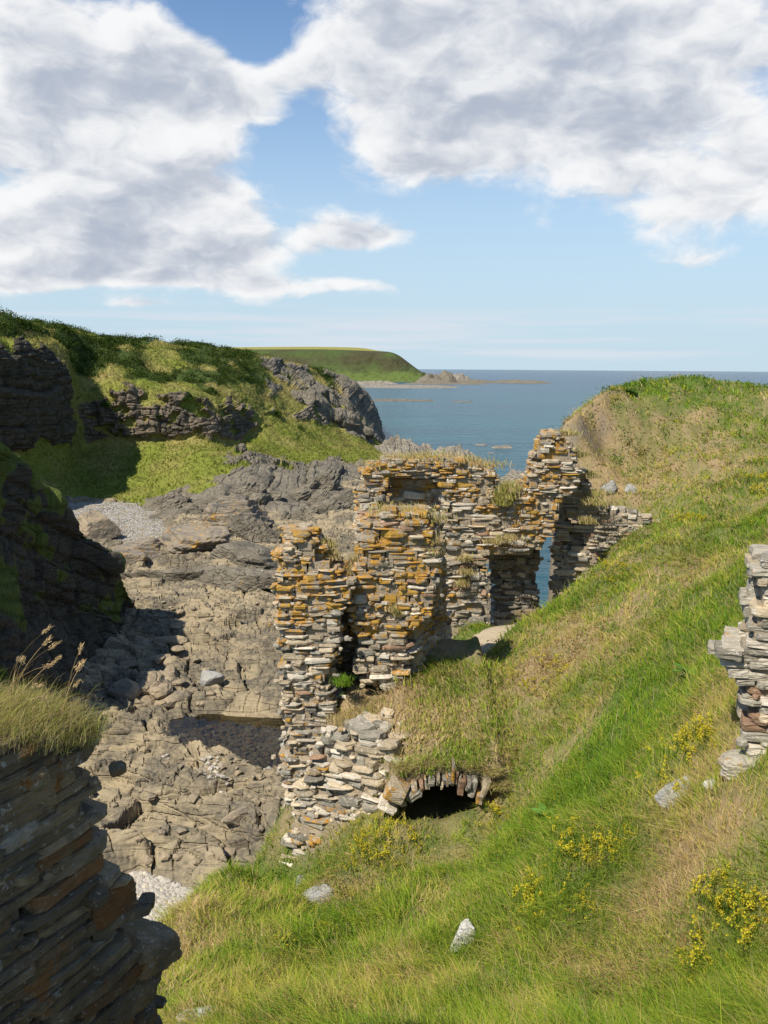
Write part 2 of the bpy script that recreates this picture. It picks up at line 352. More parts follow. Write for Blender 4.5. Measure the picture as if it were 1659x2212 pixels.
def mat_sea():
    m, nt, out = new_mat('sea_water'); P = pos(nt)
    cd = S(nt, 'ShaderNodeVectorMath', {0: P}, operation='LENGTH').outputs['Value']
    deep = MIX(nt, RMP(nt, cd, 150, 1600), (0.014, 0.075, 0.095), (0.007, 0.040, 0.085))      # turquoise shallows over sand, deep water beyond
    pt = NOISE(nt, scaled(nt, P, (0.006, 0.018, 1)), 1.0, 5, 0.6)
    c = MIX(nt, RMP(nt, pt, 0.4, 0.68), deep, (0.014, 0.05, 0.075))
    cap = NOISE(nt, scaled(nt, P, (0.05, 0.16, 1)), 1.6, 5, 0.7)
    c = MIX(nt, RMP(nt, cap, 0.75, 0.80, 0.0, 0.7), c, (0.6, 0.62, 0.63))
    w1 = NOISE(nt, scaled(nt, P, (0.35, 0.8, 1)), 1.0, 4, 0.6); w2 = NOISE(nt, scaled(nt, P, (0.05, 0.15, 1)), 1.0, 4, 0.6)
    h = M(nt, 'ADD', w1, M(nt, 'MULTIPLY', w2, 2.0))
    principled(nt, out, c, 0.22, bump(nt, h, 0.8, 1.0), 0.16); return m
M_SEA = mat_sea()
def mat_pool():
    m, nt, out = new_mat('pool_water'); P = pos(nt)
    nrm = bump(nt, NOISE(nt, P, 3.0, 3, 0.5), 0.12, 0.03)
    fr = S(nt, 'ShaderNodeFresnel', {'IOR': 1.33}); nt.links.new(nrm, fr.inputs['Normal'])
    t = S(nt, 'ShaderNodeBsdfTransparent', {'Color': (0.36, 0.35, 0.29, 1)}); g = S(nt, 'ShaderNodeBsdfGlossy', {'Roughness': 0.03})
    nt.links.new(nrm, g.inputs['Normal'])
    mx = S(nt, 'ShaderNodeMixShader', {0: fr.outputs[0], 1: t.outputs[0], 2: g.outputs[0]}); nt.links.new(mx.outputs[0], out.inputs[0]); return m
M_POOL = mat_pool()
def mat_pebble(name, a, b):
    m, nt, out = new_mat(name); g = S(nt, 'ShaderNodeNewGeometry')
    r = M(nt, 'FRACT', M(nt, 'ADD', g.outputs['Random Per Island'], S(nt, 'ShaderNodeObjectInfo').outputs['Random']))
    c = MIX(nt, r, a, b); c = MIX(nt, M(nt, 'FRACT', M(nt, 'MULTIPLY', r, 9.7)), c, (0.36, 0.33, 0.29))
    principled(nt, out, c, 0.8, bump(nt, NOISE(nt, g.outputs['Position'], 9, 4, 0.6), 0.4, 0.03), 0.3); return m
M_PEBBLE = mat_pebble('pale_pebbles', (0.46, 0.40, 0.30), (0.22, 0.20, 0.17))
M_POOLPEB = mat_pebble('pool_pebbles', (0.34, 0.21, 0.09), (0.12, 0.10, 0.06))
M_BEACH = mat_pebble('shingle_stones', (0.36, 0.345, 0.325), (0.24, 0.23, 0.215))
M_PATH = mat_mortar('trodden_earth', (0.40, 0.33, 0.235), (0.32, 0.26, 0.18), 3)

# ------------------------------------------------------------------ sea
sea = link('sea', mesh_np('sea', [(-60000, 5, 0), (60000, 5, 0), (60000, 80000, 0), (-60000, 80000, 0)], [(0, 1, 2, 3)], M_SEA))
tag(sea, kind='structure')

# ------------------------------------------------------------------ near slope: a height field through surveyed points
CTRL = [at(*p) for p in [
 (1659, 2212, 5.5), (1250, 2212, 6.2), (830, 2212, 7.0), (400, 2212, 8.0), (340, 2005, 11.3), (400, 1960, 12.5), (480, 1900, 14.0), (560, 1850, 16.0),
 (1400, 1900, 8.2), (1585, 1698, 7.9), (1615, 1697, 7.75), (1659, 1697, 7.6), (1560, 1640, 8.6), (1659, 1950, 6.8), (1200, 1850, 10.0), (1000, 1950, 11.0), (700, 2050, 10.5), (600, 2000, 12.0), (640, 1896, 15.1), (740, 1835, 14.6), (700, 1905, 13.6),
 (830, 1766, 14.15), (725, 1585, 15.95), (800, 1545, 16.2), (850, 1610, 15.5), (770, 1490, 16.7), (960, 1790, 14.0), (1060, 1768, 14.0), (1150, 1740, 13.2), (1300, 1700, 11.2),
 (900, 1665, 14.9), (960, 1660, 14.8), (1050, 1655, 14.8), (1000, 1600, 15.6), (900, 1570, 16.0), (900, 1490, 17.2), (1100, 1600, 15.2),
 (1100, 1500, 16.6), (1200, 1400, 18.0), (1300, 1500, 14.5), (1450, 1500, 12.0), (1560, 1480, 10.6), (1500, 1300, 15.5), (1350, 1270, 18.7), (1600, 1250, 14.5), (1420, 1180, 20.8), (1550, 1130, 21.0), (1659, 1100, 20.5),
 (1440, 1125, 23.2), (1262, 1060, 26.0), (1300, 980, 27.5), (1450, 1000, 26.8), (1600, 1000, 25.6), (1659, 950, 26.8), (1190, 944, 27.6), (1232, 890, 29.2), (1290, 846, 31.0), (1205, 928, 30.0), (1200, 930, 32.0), (1240, 889, 31.6), (1290, 846, 33.0), (1400, 815, 31.6), (1500, 810, 31.6), (1659, 835, 31.0), (1450, 900, 29.0),
 (1060, 1370, 21.0), (985, 1440, 19.0), (1150, 1345, 22.4), (1020, 1352, 22.0), (1180, 1322, 22.6), (1250, 1270, 22.9), (1320, 1210, 22.9), (930, 1440, 19.0),
]] + [np.array(p, float) for p in [
 (-1.5, 3.5, 15.6), (0, 1.5, 17.8), (2.5, 2.5, 17.4), (6, 4, 17.2), (9, 9, 17.6), (12, 14, 17.6), (16, 22, 17.2), (-5, 3, 14.0), (-9, 5, 8.0),
 (-4.0, 17.0, 5.5), (-3.4, 18.6, 5.0), (-2.6, 20.5, 4.0), (-1.6, 24.5, 5.0), (-5.4, 14.6, 5.8), (-5.2, 12.0, 7.2), (-5.0, 10.3, 8.6), (-4.8, 8, 10.6), (-8, 15, 0.5), (-8, 11, 2.0), (-7.4, 8, 5.0), (-9, 20, -1.5), (-6, 22, -1.0),
 (0.5, 26.5, 6.0), (2.5, 26.6, 5.0), (4.2, 26.2, 5.5), (4.7, 29.5, 4.0), (5.0, 33, 3.0), (2.0, 33, -1.0), (-3, 30, -2), (0, 40, -4),
 (9.5, 36, 13.0), (12, 37, 17.5), (16, 38, 19.0), (20, 36, 19.6), (8, 45, 4), (16, 46, 10), (20, 28, 18.6)]]
CTRL = np.array(CTRL)
def rbf_fit(C, c=0.7, lam=1e-4):
    d = np.hypot(C[:, None, 0] - C[None, :, 0], C[:, None, 1] - C[None, :, 1]); K = -np.sqrt(d * d + c * c); n = len(C)
    A = np.zeros((n + 3, n + 3)); A[:n, :n] = K - lam * np.eye(n); A[:n, n] = 1; A[:n, n + 1:] = C[:, :2]; A[n, :n] = 1; A[n + 1:, :n] = C[:, :2].T
    w = np.linalg.solve(A, np.concatenate([C[:, 2], np.zeros(3)]))
    def f(x, y):
        x = np.asarray(x, float); y = np.asarray(y, float); o = w[n] + w[n + 1] * x + w[n + 2] * y
        for i in range(n): o = o - w[i] * np.sqrt((x - C[i, 0])**2 + (y - C[i, 1])**2 + c * c)
        return o
    return f
slope_raw = rbf_fit(CTRL)
VX0, VX1, VY0 = at(858, 1775, 14.3)[0], at(1066, 1765, 14.3)[0], 14.30          # mouth of the buried vault
VZ0 = at(960, 1785, VY0)[2] - 0.10
VZ1 = at(960, 1682, VY0)[2]
PATHL = np.array([at(*p) for p in [(958, 1490, 18.0), (985, 1440, 19.0), (1012, 1402, 20.0), (1062, 1374, 21.0), (1120, 1352, 22.0), (1165, 1338, 22.8)]])
def path_d(x, y):
    d = np.full(np.shape(x), 99.0)
    for a, b in zip(PATHL[:-1], PATHL[1:]):
        ab = b[:2] - a[:2]; t = np.clip(((x - a[0]) * ab[0] + (y - a[1]) * ab[1]) / (ab @ ab), 0, 1)
        d = np.minimum(d, np.hypot(x - a[0] - t * ab[0], y - a[1] - t * ab[1]))
    return d
def zslope(x, y, pit=False):
    z = slope_raw(x, y)
    pm = np.maximum(sstep(0.75, 0.35, path_d(x, y)), 1.2 * np.exp(-((x - 3.75)**2 + (y - 7.7)**2) / 1.2))
    z = z + (0.24 * fbm(x / 0.9, y / 0.9, 3.3, 3) + 0.22 * pn(x / 2.7, y / 2.7, 8.1)) * (1 - 0.8 * np.minimum(pm, 1.2)) - 0.10 * sstep(0.75, 0.35, path_d(x, y))
    # the sea cliff behind the ruin: the mound breaks off along this line
    # its rounded back: no higher than the crest line seen from the path above
    uu = proj(np.stack([x, y, z], -1))[0]; vv = np.interp(uu, [1150, 1178, 1200, 1250, 1310, 1400, 1500, 1659, 1900], [1000, 962, 934, 890, 844, 815, 808, 832, 850])
    d1_ = _f[1] + _r[1] * ((uu - FW / 2) / FPX) - _u[1] * ((vv - FH / 2) / FPX); d2_ = _f[2] + _r[2] * ((uu - FW / 2) / FPX) - _u[2] * ((vv - FH / 2) / FPX)
    zc_ = EYE[2] + y * d2_ / d1_ - 0.05 * np.maximum(y - 29, 0)**1.3; k_ = sstep(25.0, 26.5, y) * (uu > 1120); z = z - k_ * np.maximum(z - zc_, 0)
    xl = 0.2110 * y + 0.55 * sstep(27.5, 24.4, y) + 0.10 * pn(x * .7, y * .7, 2.0); cut = sstep(23.7, 24.3, y) * sstep(xl + .24, xl - .04, x); z = z * (1 - cut) + np.minimum(z, 2.0) * cut
    if pit:
        inside = sstep(VX0 - 0.06, VX0 + 0.06, x) * sstep(VX1 + 0.06, VX1 - 0.06, x) * sstep(VY0 - 0.12, VY0 + 0.02, y) * sstep(18.1, 17.9, y)
        z = z * (1 - inside) + np.minimum(z, VZ0) * inside
    return z
def soilness(x, y):
    """0 lush ... 1 dried out turf"""
    t = 0.36 + 0.38 * fbm(x / 2.3 + 4, y / 2.3, 1.7, 3) + 0.55 * pn(x / 0.62, y / 0.62, 5) + 0.35 * pn(x / 0.27, y / 0.27, 2)
    for (u, v, Y, r, w) in [(1350, 1030, 26.5, 3.4, .55), (1250, 1400, 17.3, 1.5, .5), (1170, 1430, 17, 1.2, .3), (900, 1590, 15.8, 1.0, .4), (1450, 2010, 7.4, .8, .4), (1000, 2150, 8.0, .9, .35), (1560, 1640, 9.0, .7, .5), (760, 1560, 16.1, 1.1, .9), (1430, 1900, 8.2, .7, .35), (1590, 1480, 10.2, .5, .5), (420, 2050, 10.5, 1.0, .5), (1230, 960, 28, 1.6, .4), (1030, 1740, 14.2, .4, .0), (1450, 1260, 18, 2.2, .1), (900, 1900, 11.5, 1.6, -.15), (1250, 1700, 11.4, 1.9, -.12), (1500, 850, 30.5, 3.0, -.2), (1340, 1600, 13, 1.4, -.12), (950, 1560, 16.2, .9, -.25)]:
        p = at(u, v, Y); t = t + w * np.exp(-((x - p[0])**2 + (y - p[1])**2) / (r * r))
    return np.clip(t, 0, 1)
GX = np.arange(-9, 20.01, 0.135); GY = np.arange(1.5, 46, 0.135)
gx, gy = np.meshgrid(GX, GY)
gz = zslope(gx, gy, True)
so = soilness(gx, gy)[..., None]
tint = (1 - so) * np.array([0.075, 0.115, 0.022]) + so * np.array([0.26, 0.19, 0.105])
# bare rock where it falls away steeply
sl = np.hypot(*np.gradient(gz, 0.135))
rk = sstep(1.6, 2.6, sl)[..., None]
tint = tint * (1 - rk) + rk * np.array([0.24, 0.195, 0.14])
slope = link('grass_slope', mesh_np('grass_slope', np.stack([gx, gy, gz], -1).reshape(-1, 3), grid_faces(len(GY), len(GX)), M_TURF, True, tint.reshape(-1, 3)))
tag(slope, kind='structure')

# trodden path through the ruin
tt = np.linspace(0, len(PATHL) - 1, 70); pc = crom(PATHL[:, :2], tt); pd = np.gradient(pc, axis=0); pd /= np.linalg.norm(pd, axis=1)[:, None]
ww = np.linspace(-1, 1, 15)
wid = 0.52 + 0.16 * pn(tt * 1.3, 0.3)
pxy = pc[:, None, :] + np.stack([pd[:, 1], -pd[:, 0]], -1)[:, None, :] * (ww[None, :, None] * wid[:, None, None] * (1 + 0.18 * pn(tt[:, None] * 3 + 9, ww[None, :] * 2)[..., None]))
pz = zslope(pxy[..., 0], pxy[..., 1]) + 0.05 - 0.09 * np.abs(ww)[None, :]**3
tag(link('path', mesh_np('path', np.dstack([pxy, pz]).reshape(-1, 3), grid_faces(len(tt), len(ww)), M_PATH, True)), kind='structure')

# ------------------------------------------------------------------ rocky shore
POOL = np.array([on_z(u, v, 1.0)[:2] for u, v in [(385, 1560), (450, 1548), (540, 1552), (640, 1556), (700, 1570), (720, 1640), (650, 1690), (600, 1682), (540, 1655), (480, 1632), (400, 1612), (375, 1590)]])
def poly_sd(x, y, poly):
    d = np.full(np.shape(x), 1e9)
    for i in range(len(poly)):
        a, b = poly[i], poly[(i + 1) % len(poly)]; ab = b - a
        t = np.clip(((x - a[0]) * ab[0] + (y - a[1]) * ab[1]) / (ab @ ab), 0, 1); d = np.minimum(d, np.hypot(x - a[0] - t * ab[0], y - a[1] - t * ab[1]))
    return np.where(in_poly(x, y, poly), -d, d)
BEACH = np.array([on_z(u, v, 1.3)[:2] for u, v in [(60, 1085), (330, 1085), (345, 1120), (372, 1168), (300, 1185), (180, 1165), (60, 1140)]])
SHINGLE = np.array([on_z(u, v, 1.1)[:2] for u, v in [(225, 1905), (300, 1885), (380, 1905), (430, 1950), (430, 2040), (250, 2040), (200, 1980)]])
def zshore(x, y):
    wx = x + 1.6 * pn(x / 7, y / 7, 2.2); wy = y + 1.6 * pn(x / 7 + 30, y / 7, 4.4)
    base = 1.35 + 0.75 * fbm(x / 13, y / 13, 0.5, 3) + 0.020 * np.clip(-x, 0, 40)
    # long beds running across the bay, worn at the edges
    q = (wy * 0.95 + wx * 0.28)
    hard = 0.5 + 0.5 * np.clip(fbm(x / 9 + 7, y / 9, 6.0, 2) * 1.6, -1, 1)
    beds = 0.46 * saw(q / 2.3 + 0.5 * pn(wx / 3, wy / 3)) * (0.35 + hard) + 0.13 * saw(q / 0.62 + 0.6 * pn(wx / 2, wy / 2, 3), 0.7) + 0.05 * saw(q / 0.23 + pn(wx, wy, 5), 0.6)
    f1, f2, cid, cx, cy = worley(wx / 3.4 + 0.1 * wy, wy / 1.9)
    crack = sstep(0.10, 0.0, f2 - f1)
    g1, g2, cid2, _, _ = worley(wx / 0.95 + 40, wy / 0.75)
    crack2 = sstep(0.10, 0.0, g2 - g1)
    z = base + beds + 0.75 * (cid - 0.5) + 0.22 * (cid2 - 0.5) + 0.25 * (cx * 0.2 + cy * (cid - .3)) - 0.45 * crack - 0.13 * crack2 + 0.05 * fbm(x / 0.5, y / 0.5, 2, 3)
    z = z - 1.6 * sstep(97, 106, y) * sstep(-18, -26, x)
    xw = np.interp(y, [18, 45, 62, 75, 92, 120, 140], [9.5, 9.0, 7.5, 7.0, 5.0, 1.0, -4])
    z = z - np.clip((x - xw) * 0.5, 0, 6)
    pd_ = poly_sd(x, y, POOL); k = sstep(0.9, -0.3, pd_); z = z * (1 - k) + (0.42 + 0.22 * fbm(x / 1.2, y / 1.2, 9, 3)) * k
    rim = np.exp(-(pd_ / 0.9)**2) * (pd_ > 0); z = z + 0.15 * rim
    bd_ = poly_sd(x, y, BEACH); k = sstep(2.5, -1.0, bd_); z = z * (1 - k) + (1.25 + 0.10 * fbm(x / 5, y / 5, 1, 2)) * k
    sd_ = poly_sd(x, y, SHINGLE); k = sstep(1.0, -0.3, sd_); z = z * (1 - k) + (1.0 + 0.12 * fbm(x / 2, y / 2, 1, 2)) * k
    return z
ty = 17.0 * (140 / 17.0) ** np.linspace(0, 1, 620); tx = np.linspace(-0.56, 0.14, 430)
sy = np.repeat(ty[:, None], len(tx), 1); sx_ = tx[None, :] * sy
shore = link('rocky_shore', mesh_np('rocky_shore', np.stack([sx_, sy, zshore(sx_, sy)], -1).reshape(-1, 3), grid_faces(len(ty), len(tx)), M_SHORE, False))
tag(shore, kind='structure')
def sheet_poly(name, poly, z, mat):
    if np.sum(poly[:, 0] * np.roll(poly[:, 1], -1) - np.roll(poly[:, 0], -1) * poly[:, 1]) < 0: poly = poly[::-1]
    c = poly.mean(0); V = [(c[0], c[1], z)] + [(p[0], p[1], z) for p in poly]; n = len(poly)
    return link(name, mesh_np(name, V, [(0, i + 1, (i + 1) % n + 1) for i in range(n)], mat))
tag(sheet_poly('tide_pool', (POOL - POOL.mean(0)) * 1.12 + POOL.mean(0), 1.02, M_POOL), kind='structure')

# ------------------------------------------------------------------ lofted hills
def loft(keys, nc, nr, warp=None):
    K = np.array([[at(*p) if len(p) == 3 else np.array(p[:3], float) for p in col] for col in keys])      # (cols, rows, 3)
    A = crom(K, np.linspace(0, len(K) - 1, nc))                       # (nc, rows, 3)
    B = crom(np.swapaxes(A, 0, 1), np.linspace(0, K.shape[1] - 1, nr))   # (nr, nc, 3)
    return B
ROWS = 8
def W(u, v, Y, dz): p = at(u, v, Y); return (p[0], p[1], p[2] + dz, 0)
HILL = [
 [(-330, 1190, 76), (-330, 1150, 80), (-330, 1040, 84), (-330, 960, 87), (-330, 740, 88), (-330, 710, 96), (-330, 660, 108), W(-400, 660, 150, -3)],
 [(-130, 1160, 86), (-130, 1110, 90), (-130, 1020, 93), (-130, 960, 95), (-130, 750, 95), (-130, 715, 104), (-130, 665, 117), W(-200, 668, 160, -3)],
 [(20, 1130, 99), (20, 1090, 104), (20, 1010, 107), (20, 965, 108), (5, 757, 108), (5, 725, 116), (5, 683, 130), W(-60, 690, 180, -3)],
 [(110, 1110, 107), (120, 1075, 112), (128, 1010, 118), (135, 965, 121), (118, 762, 121), (115, 735, 132), (110, 703, 145), W(60, 706, 200, -4)],
 [(160, 1108, 108), (170, 1085, 112), (178, 1015, 124), (186, 955, 132), (168, 850, 133), (168, 790, 142), (185, 722, 156), W(150, 726, 220, -4)],
 [(250, 1105, 108), (250, 1075, 114), (255, 1010, 125), (260, 962, 134), (255, 850, 136), (255, 790, 146), (258, 737, 163), W(230, 741, 230, -4)],
 [(330, 1180, 91), (345, 1070, 113), (350, 1005, 126), (352, 958, 136), (350, 855, 138), (345, 800, 150), (340, 743, 170), W(320, 747, 240, -4)],
 [(440, 1185, 91), (440, 1045, 112), (445, 985, 122), (450, 958, 136), (445, 868, 142), (440, 805, 156), (420, 749, 178), W(400, 753, 250, -4)],
 [(540, 1178, 92), (535, 1035, 115), (530, 975, 128), (525, 948, 146), (520, 872, 152), (515, 810, 164), (490, 757, 186), W(470, 761, 260, -4)],
 [(640, 1170, 93), (625, 1030, 120), (610, 985, 142), (600, 915, 160), (590, 862, 168), (575, 800, 180), (560, 771, 196), W(540, 776, 270, -4)],
 [(715, 1150, 97), (710, 1040, 126), (700, 990, 152), (690, 920, 176), (680, 862, 186), (650, 808, 196), (630, 787, 206), W(610, 792, 280, -4)],
 [(760, 1115, 108), (775, 1035, 136), (775, 995, 158), (770, 952, 186), (760, 880, 202), (728, 828, 208), (702, 806, 214), W(690, 815, 285, -4)],
 [(800, 1065, 128), (818, 1012, 160), (822, 985, 176), (815, 962, 200), (808, 925, 211), (790, 868, 214), (757, 829, 219), W(745, 835, 290, -4)],
 [(830, 1035, 150), (840, 1000, 178), (838, 980, 192), (826, 965, 212), (818, 940, 224), (806, 890, 228), (785, 848, 236), W(770, 850, 300, -4)],
 [(835, 1010, 190), (838, 985, 215), (836, 970, 235), (826, 960, 250), (816, 945, 262), (804, 900, 268), (780, 855, 275), W(760, 852, 330, -5)],
]
HP = loft(HILL, 560, 420)
hn = grid_normals(HP)
if hn[200, 200, 1] > 0: hn = -hn
nr_, nc_ = HP.shape[:2]
rr = np.repeat(np.linspace(0, 7, nr_)[:, None], nc_, 1); cc = np.repeat(np.linspace(0, len(HILL) - 1, nc_)[None, :], nr_, 0)
hx, hy, hz = HP[..., 0], HP[..., 1], HP[..., 2]
wob_ = 0.30 * fbm(hx / 9, hy / 9, hz / 9, 4) + 0.16 * fbm(hx / 3, hy / 3, hz / 3, 3)
r_ = rr + wob_; c_ = cc + 1.2 * wob_
# bare rock: the shadowed gully wall, the bedded cliff, the seaward bluff, the low crag above the shore
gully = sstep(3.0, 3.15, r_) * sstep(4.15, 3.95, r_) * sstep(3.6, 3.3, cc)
cliff = sstep(-0.34, -0.16, fbm(hx / 3.2 + 5, hy / 3.2, hz / 2.2, 3)) * sstep(3.02, 3.12, r_) * sstep(4.05, 3.85, r_) * sstep(3.9, 4.1, cc) * sstep(8.6, 8.3, c_)
bluff = np.maximum(sstep(8.7, 9.2, c_) * sstep(4.05, 4.2, r_) * sstep(5.85, 5.6, r_) * sstep(-0.10, 0.0, wob_), sstep(10.6, 11.0, c_) * sstep(3.05, 3.25, r_) * sstep(6.3, 5.9, r_) * sstep(-0.28, -0.16, wob_))
ledge = sstep(8.6, 8.9, c_) * sstep(10.6, 10.2, c_) * sstep(3.1, 3.25, r_) * sstep(3.75, 3.55, r_) * sstep(-0.08, 0.06, wob_ + 0.1 * pn(hx / 4, hz / 2))
crag = sstep(5.4, 5.9, cc + 0.5 * wob_) * sstep(1.05 + 0.35 * np.clip(cc - 8, 0, 2), 0.85 + 0.35 * np.clip(cc - 8, 0, 2), r_)
crag = np.maximum(crag, sstep(3.6, 4.0, cc) * sstep(0.80, 0.55, r_) * sstep(0.02, 0.12, wob_))
knob = sstep(7, 7.4, c_) * sstep(11.5, 11, c_) * sstep(1.0, 1.2, r_) * sstep(2.0, 1.8, r_) * sstep(0.06, 0.14, fbm(hx / 4 + 3, hy / 4, hz / 4, 3))
rock = np.clip(np.maximum.reduce([gully, cliff, bluff, ledge, crag, knob]), 0, 1)
steepbed = np.maximum(crag, bluff)
def hsh(i, j=0.0): t = np.sin(i * 127.1 + j * 311.7 + 3.3) * 43758.5453; return t - np.floor(t)
def bedded(b, a, L):
    """beds of unequal thickness and set-back, broken into blocks by joints"""
    b = b + 0.55 * pn(b * 0.8, 3.1) ; i = np.floor(b); f = b - i
    ja = a / L + 9 * hsh(i); j = np.floor(ja); g = ja - j
    crack = np.maximum(sstep(.16, .0, np.minimum(f, 1 - f)), sstep(.10, .0, np.minimum(g, 1 - g)))
    return 0.55 * hsh(i, 1.7) + 0.45 * hsh(i, j + 5) + 0.25 * (f - .5) * (hsh(i, 9) - .2), crack
wn = pn(hx / 6, hy / 6, hz / 6); wn2 = fbm(hx / 3 + 8, hy / 3, hz / 3, 3)
ha = hx * .8 + hy * .55
b1 = hz + 0.10 * hx + 0.9 * wn + 0.35 * wn2                      # nearly level beds
p1_, k1_ = bedded(b1 / 0.75, ha, 1.7); p2_, k2_ = bedded(b1 / 2.3 + 4, ha, 4.5)
d1 = 0.9 * p1_ + 1.3 * p2_ - 0.35 * k1_ - 0.4 * k2_ + 0.5 * fbm(hx / 2, hy / 2, hz / 2, 3)
b2 = 0.70 * hx + 0.12 * hy - 0.70 * hz + 1.1 * wn + 0.12 * wn2     # steep beds
along = 0.6 * hx + 0.35 * hy + 0.75 * hz
p1_, k1_ = bedded(b2 / 1.1, along, 6.5); p2_, k2_ = bedded(b2 / 4.2 + 7, along + .5 * hy, 14.0)
d2 = 0.45 * p1_ + 1.7 * p2_ - 0.12 * k1_ - 0.25 * k2_ + 0.22 * fbm(hx / 2.2, hy / 2.2, hz / 2.2, 3)
disp = rock * ((1 - steepbed) * d1 + steepbed * d2) + (1 - rock) * (0.35 * fbm(hx / 3.5, hy / 3.5, hz / 3.5, 3) + 0.16 * fbm(hx / 0.9, hy / 0.9, hz / 0.9, 2)) + 1.0 * fbm(hx / 11, hy / 11, hz / 11, 2)
disp = disp * sstep(0, 0.15, rr) * np.clip(sstep(6.9, 6.2, rr), 0.25, 1)
HP = HP + hn * disp[..., None]
# plant cover of the rest: lush grass below, gorse and drier grass above
gorse = sstep(0.02, 0.20, fbm(hx / 8 + 2, hy / 8, hz / 8, 4) + 0.42 * sstep(4.0, 5.2, r_) * sstep(10.2, 8.8, c_) - 0.14) * sstep(4.05, 4.5, r_)
dry = np.clip(0.35 + 0.6 * fbm(hx / 6 + 9, hy / 6, hz / 6, 4) + 0.35 * sstep(8.5, 10, c_) * sstep(3.8, 4.2, r_) - 0.25 * sstep(3.2, 2.4, r_), 0, 1)
dry = np.maximum(dry, 0.95 * np.exp(-((cc - 2.6) / 0.7)**2 - ((r_ - 5.3) / 0.5)**2))
ht = (1 - dry[..., None]) * np.array([0.165, 0.185, 0.034]) + dry[..., None] * np.array([0.28, 0.225, 0.085])
ht = ht * (1 - gorse[..., None]) + gorse[..., None] * np.array([0.06, 0.085, 0.022])
rt = np.array([0.175, 0.165, 0.15]) * (1 - 0.0) + 0 * hx[..., None]
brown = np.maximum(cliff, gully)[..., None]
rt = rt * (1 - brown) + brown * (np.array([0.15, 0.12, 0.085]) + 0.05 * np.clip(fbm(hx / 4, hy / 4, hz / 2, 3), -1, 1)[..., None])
FH_ = grid_faces(nr_, nc_)
me = mesh_np('hill', HP.reshape(-1, 3), FH_, M_HILL, False, ht.reshape(-1, 3))
M_HILLCLIFF = mat_rock('hill_cliff_rock', (0.15, 0.12, 0.085), (0.085, 0.072, 0.055), (0.03, 0.028, 0.025), (0.6, 0.6, 5), (0, R(5), 0), 0.35, bd=0.35)
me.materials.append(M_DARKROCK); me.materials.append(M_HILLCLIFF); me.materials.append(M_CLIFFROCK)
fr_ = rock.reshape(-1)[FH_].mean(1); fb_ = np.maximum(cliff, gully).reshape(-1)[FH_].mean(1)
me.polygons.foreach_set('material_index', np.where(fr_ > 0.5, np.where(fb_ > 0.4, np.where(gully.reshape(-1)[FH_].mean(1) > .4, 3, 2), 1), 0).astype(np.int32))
hill = tag(link('hill', me), kind='structure')

# the shaded promontory nearer by on the left
PROM = [
 [(-26, 26, 5.5, 0), (-19.5, 28, 5.6, 0), (-17.2, 28, 4.8, 0), (-16.8, 28.5, 3.5, 0), (-15.4, 29, 1, 0), (-13.8, 29.5, -1, 0)],
 [(-30, 34, 10.5, 0), (-21.5, 35, 10.5, 0), (-19.0, 35, 9.8, 0), (-18.2, 35.5, 6.5, 0), (-16.6, 36, 4, 0), (-15.0, 36.5, -1, 0)],
 [(-32, 42, 16.5, 0), (-24, 42, 16.8, 0), (*at(-12, 950, 43.0), 0), (*at(20, 1130, 43), 0), (*at(70, 1330, 43.2), 0), (-16.0, 44, -1, 0)],
 [(-32, 48, 13.0, 0), (-24, 46, 14, 0), (*at(62, 1020, 46.5), 0), (*at(85, 1150, 46.5), 0), (*at(130, 1330, 47), 0), (-15.6, 48, -1, 0)],
 [(-32, 54, 9.0, 0), (-25, 51, 11, 0), (*at(150, 1112, 50.0), 0), (*at(165, 1200, 50), 0), (*at(200, 1350, 50), 0), (-15.8, 51, -1, 0)],
 [(-33, 58, 5.0, 0), (-26, 55, 7, 0), (*at(228, 1200, 53.0), 0), (*at(238, 1270, 53), 0), (*at(262, 1370, 53), 0), (-15.8, 54, -1, 0)],
 [(-33, 62, 2.0, 0), (-27, 58, 3, 0), (*at(272, 1290, 56.0), 0), (*at(285, 1330, 56), 0), (*at(292, 1395, 56), 0), (-16.0, 57, -1, 0)],
 [(-33, 64, -1, 0), (-27, 61, 0, 0), (-19.5, 59.5, 0.5, 0), (-18.8, 59.5, 0, 0), (-18, 59.5, -1, 0), (-17, 59.5, -2, 0)],
]
PP = loft(PROM, 260, 200)
pn_ = grid_normals(PP)
if pn_[120, 100, 0] < 0: pn_ = -pn_
qx, qy, qz = PP[..., 0], PP[..., 1], PP[..., 2]
prr = np.repeat(np.linspace(0, 5, 200)[:, None], 260, 1)
face = sstep(1.9, 2.2, prr)
pp1, pk1 = bedded((qz + .45 * qy + .8 * pn(qx / 4, qy / 4, qz / 4)) / 1.0, qy - .4 * qz, 2.2); pp2, pk2 = bedded((qz + .45 * qy + 1.2 * pn(qx / 6, qy / 6, qz / 6)) / 2.7 + 3, qy - .4 * qz, 5)
pdsp = face * (.4 * pp1 + .9 * pp2 - .15 * pk1 - .25 * pk2 - .5) + 0.6 * fbm(qx / 5, qy / 5, qz / 5, 4)
PP = PP + pn_ * (pdsp * sstep(0, 0.4, prr))[..., None]
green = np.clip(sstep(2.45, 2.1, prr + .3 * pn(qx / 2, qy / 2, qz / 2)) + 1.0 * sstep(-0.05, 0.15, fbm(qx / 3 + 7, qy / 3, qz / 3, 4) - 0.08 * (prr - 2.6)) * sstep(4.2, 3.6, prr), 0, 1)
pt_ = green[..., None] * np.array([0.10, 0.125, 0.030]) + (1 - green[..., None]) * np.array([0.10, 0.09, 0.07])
FP_ = grid_faces(200, 260)
me = mesh_np('promontory', PP.reshape(-1, 3), FP_, M_HILL, False, pt_.reshape(-1, 3)); me.materials.append(M_CLIFFROCK)
